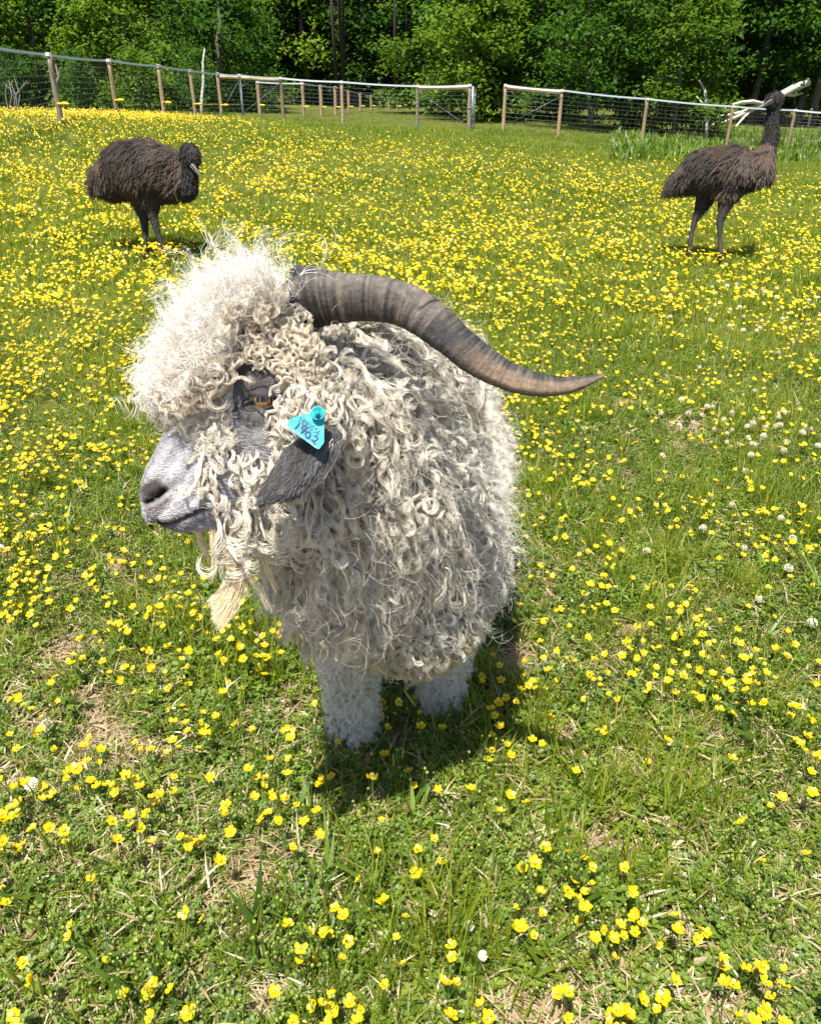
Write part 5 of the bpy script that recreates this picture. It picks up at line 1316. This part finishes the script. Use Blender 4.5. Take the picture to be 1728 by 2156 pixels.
for k in range(5):      # forest-edge trees, leafy to near the ground
    V, F, a = leaf_cloud(9000, crown_shape(.35 + .15 * (k % 3), 5.9, (2.9, 2.5, 3.1, 2.4, 2.8)[k], 0, 7, 100 + k), .185, 200 + k)
    mat = 'tree_leaf_light' if k in (1, 3) else 'tree_leaf'
    VAR.append((mesh_data('crown', V, F, M[mat], False, None, {'vary': a}), trunk_mb(5.4, .12, .10, 300 + k).data('trunk', M['bark'])))
TALL = []
for k in range(3):      # the trees behind them
    V, F, a = leaf_cloud(8000, crown_shape(.8, 9.5, (2.8, 3.1, 2.6)[k], 0, 10, 150 + k), .23, 250 + k)
    TALL.append((mesh_data('crown', V, F, M['tree_leaf_light' if k == 1 else 'tree_leaf'], False, None, {'vary': a}), trunk_mb(9.0, .15, .10, 350 + k).data('trunk', M['bark'])))
BUSH = []
for k in range(3):
    V, F, a = leaf_cloud(2600, crown_shape(.15, 2.1, (1.3, 1.0, 1.5)[k], 0, 4, 120 + k), .12, 220 + k)
    mb = MB()
    for q in range(5): az = q * 1.3; mb.tube([(0, 0, -.1), (.25 * math.cos(az), .25 * math.sin(az), .7), (.55 * math.cos(az), .55 * math.sin(az), 1.5)], [.025, .018, .006], 5)
    BUSH.append((mesh_data('crown', V, F, M['tree_leaf' if k < 2 else 'tree_leaf_light'], False, None, {'vary': a}), mb.data('trunk', M['bark'])))
def at_depth(u, d):
    """ground point on the column u of the view, d metres ahead"""
    x = (u - 864) / FPX * d; y = d / cp
    for _ in range(6): z = gz(x, y); y = (d - (H - z) * sp_) / cp
    return np.array([x, y, z])
def plant(kind, src, u, d, s, label, group=None, rz=None, cat='tree', tilt=0.0):
    p = at_depth(u, d); root = empty(kind, tuple(p), label, cat, group); root.rotation_euler = (random.gauss(0, .03), tilt, random.uniform(0, 6.28) if rz is None else rz); root.scale = (s, s, s * random.uniform(.92, 1.1))
    for nm, me in (('crown', src[0]), ('trunk', src[1])):
        o = bpy.data.objects.new(nm, me); COL.objects.link(o); o.parent = root
    return root
G1 = 'leafy trees along the edge of the wood'
named = [(1120, 33, 4, 1.0, 'dark green tree filling the wood above the gap in the fence'), (800, 48, 4, 1.5, 'deep green tree above the middle of the white-railed fence'), (-60, 28, 3, 1.0, 'bright green leafy tree beyond the fence at the far left edge'), (90, 30, 0, 1.0, 'leafy tree behind the first grey fence post at the left'), (250, 27, 1, .8, 'light green drooping tree behind the second and third fence posts'),
         (470, 34, 2, 1.05, 'dense green tree behind the end of the left fence'), (650, 49, 3, 1.7, 'large pale green spreading tree above the braced steel post'), (1000, 31, 1, .95, 'yellowish green drooping tree above the end post left of the gap'),
         (1240, 29, 2, .95, 'bright leafy tree above the braced post right of the gap'), (1420, 28, 3, .9, 'light green bushy tree left of the dead pale branch'), (1560, 40, 0, 1.3, 'deep green tree behind the tall emu'), (1860, 28, 1, .85, 'pale green tree at the right edge beside the fallen trunk')]
for u, d, k, s, lab in named: plant('leafy_tree', VAR[k], u, d, s, lab, G1)
for k in range(40):
    u = -640 + 3020 * (k + .5) / 40 + random.uniform(-30, 30); d = random.uniform(34, 42) + (14 if 530 < u < 880 else 0)
    plant('leafy_tree', TALL[random.randrange(3)], u, d, random.uniform(.9, 1.15), 'leafy tree in the shaded wood behind the fence', G1)
for k, (u, d, s) in enumerate([(20, 24, .8), (180, 25.5, .9), (300, 25, .9), (410, 29, 1), (515, 33, .9), (575, 34, .8), (770, 50, 1.3), (860, 49, 1.3), (690, 50, 1.4), (620, 49, 1.3), (720, 47, .9), (1120, 34, 1.1), (1210, 33, 1), (1330, 30, 1), (1460, 36, .9), (1500, 37, 1.1), (1590, 37, 1), (1800, 30, .9), (930, 36, 1), (1040, 36, 1), (-90, 24, 1)]):
    plant('bush', BUSH[k % 3], u, d, s, 'leafy green bush at the foot of the wood', 'bushes at the foot of the wood', cat='bush')
# depth of the wood: too many to tell apart
V_, F_, A_ = [], [], []; off = 0
fr = np.random.default_rng(77)
def wall_shape(r):
    x = r.uniform(-50, 50); y = r.uniform(55, 64); return np.array([x, y, 13.5 * r.random() ** 1.3])
V, F, a = leaf_cloud(80000, wall_shape, .60, 400, clump=6); V[:, 2] += 1.0
o = mobj('forest', V, F, M['tree_leaf'], None, smooth=False, attrs={'vary': a * .6}); tagit(o, 'dark dense wood closing the view behind the front trees', None, None, 'stuff')
mb = MB()
for k in range(80):
    x, y = fr.uniform(-46, 46), fr.uniform(47, 60); z = gz(x, y); h = fr.uniform(9, 13); r_ = fr.uniform(.05, .13)
    mb.tube([(x, y, z - .2), (x + fr.normal(0, .2), y, z + h * .5), (x + fr.normal(0, .4), y, z + h)], [r_, r_ * .8, r_ * .4], 6)
o = mb.build('forest_trunks', M['dark_bark']); tagit(o, 'dark thin trunks deep in the wood', None, None, 'stuff')
# single pale trunks that stand out
def lone_trunk(pts, radii, mat, label, name='bare_tree', twigs=()):
    root = empty(name, tuple(pts[0]), label, 'tree'); mb = MB(); mb.tube(pts, radii, 9); mb.build('trunk', mat, root)
    for tw in twigs:
        m2 = MB(); m2.tube(tw[0], tw[1], 6); m2.build('limb', mat, root)
    return root
def col_pts(uv, d): return [P(u, v, d) for u, v in uv]
b = at_depth(424, 27); lone_trunk([b - [0, 0, .1]] + col_pts([(424, 215), (428, 170), (427, 130), (431, 100)], 27), [.06, .055, .05, .04, .02], M['birch'], 'slender white birch trunk behind the left fence', 'birch_tree')
b = at_depth(1152, 33); lone_trunk([b] + col_pts([(1152, 190), (1160, 100), (1172, 40), (1180, -40)], 33), [.12, .11, .10, .09, .07], M['pale_bark'], 'tall thin grey-brown trunk above the right fence brace', 'bare_tree', [([P(1165, 80, 33), P(1185, 30, 32.9), P(1192, -30, 32.8)], [.05, .045, .03])])
b = at_depth(1640, 41); lone_trunk([b] + col_pts([(1638, 180), (1640, 90), (1642, 0), (1646, -60)], 41), [.24, .22, .20, .18, .16], M['dark_bark'], 'thick dark trunk in the wood above the tall emu head', 'bare_tree')
b = at_depth(1678, 36); lone_trunk([b] + col_pts([(1684, 222), (1692, 195), (1700, 176), (1706, 166)], 36), [.20, .22, .18, .11, .03], M['pale_bark'], 'broken pale stump with splintered top under the fallen trunk', 'tree_stump', [([P(1678, 236, 36), P(1672, 215, 35.9), P(1674, 200, 35.9)], [.10, .07, .02])])
b = at_depth(1487, 27); lone_trunk([b] + col_pts([(1487, 215), (1483, 190), (1472, 168)], 27), [.06, .06, .05, .03], M['dead'], 'dead bleached branch standing upright behind the right fence', 'dead_tree', [([P(1484, 222, 27), P(1474, 212, 27), P(1466, 202, 27)], [.04, .035, .02])])
b = at_depth(118, 23); lone_trunk([b] + col_pts([(121, 215), (112, 190), (124, 160), (117, 135)], 23), [.06, .055, .05, .04, .02], M['bark'], 'thin grey trunk behind the wires left of the grey post', 'bare_tree')
# fallen dead tree
DF = 33.5
ft = empty('fallen_tree', tuple(at_depth(1580, DF)), 'bleached fallen tree with long bare branches behind the right fence', 'fallen tree')
def limb(nm, uv, radii, dds=None):
    mb = MB(); dds = dds or [0] * len(uv); mb.tube([P(u, v, DF + q) for (u, v), q in zip(uv, dds)], np.array(radii) * 1.15, 8); return mb.build(nm, M['dead'], ft)
limb('trunk', [(1702, 172), (1670, 185), (1640, 201), (1606, 219), (1570, 235), (1546, 250)], [.14, .14, .13, .11, .09, .06])
limb('branch', [(1606, 219), (1585, 213), (1560, 215), (1535, 222), (1525, 229)], [.08, .07, .06, .05, .03], [0, -.3, -.6, -.9, -1])
limb('branch', [(1590, 226), (1560, 236), (1530, 243), (1500, 247), (1478, 247)], [.08, .07, .06, .05, .03], [0, .3, .5, .6, .7])
limb('branch', [(1575, 233), (1555, 243), (1530, 254), (1500, 262), (1470, 268)], [.07, .06, .05, .04, .02], [0, -.4, -.7, -1, -1.2])
limb('branch', [(1580, 232), (1566, 246), (1552, 262), (1546, 268)], [.06, .05, .04, .02], [0, -.2, -.4, -.5])
limb('branch', [(1545, 228), (1520, 235), (1495, 240)], [.045, .035, .015], [0, -.5, -.8])
limb('branch', [(1650, 197), (1672, 200), (1690, 195)], [.07, .06, .03], [0, .3, .5])
# bare twiggy shrub at the far left
tw = empty('bare_shrub', tuple(at_depth(22, 21)), 'leafless grey twiggy shrub behind the wires at the far left edge', 'shrub')
for k in range(7):
    mb = MB(); u0 = random.uniform(5, 40); mb.tube([P(u0, 238, 21), P(u0 + random.uniform(-10, 10), 200, 21 + random.uniform(-.3, .3)), P(u0 + random.uniform(-25, 30), random.uniform(140, 175), 21)], [.02, .014, .005], 5); mb.build('branch', M['pale_bark'], tw)
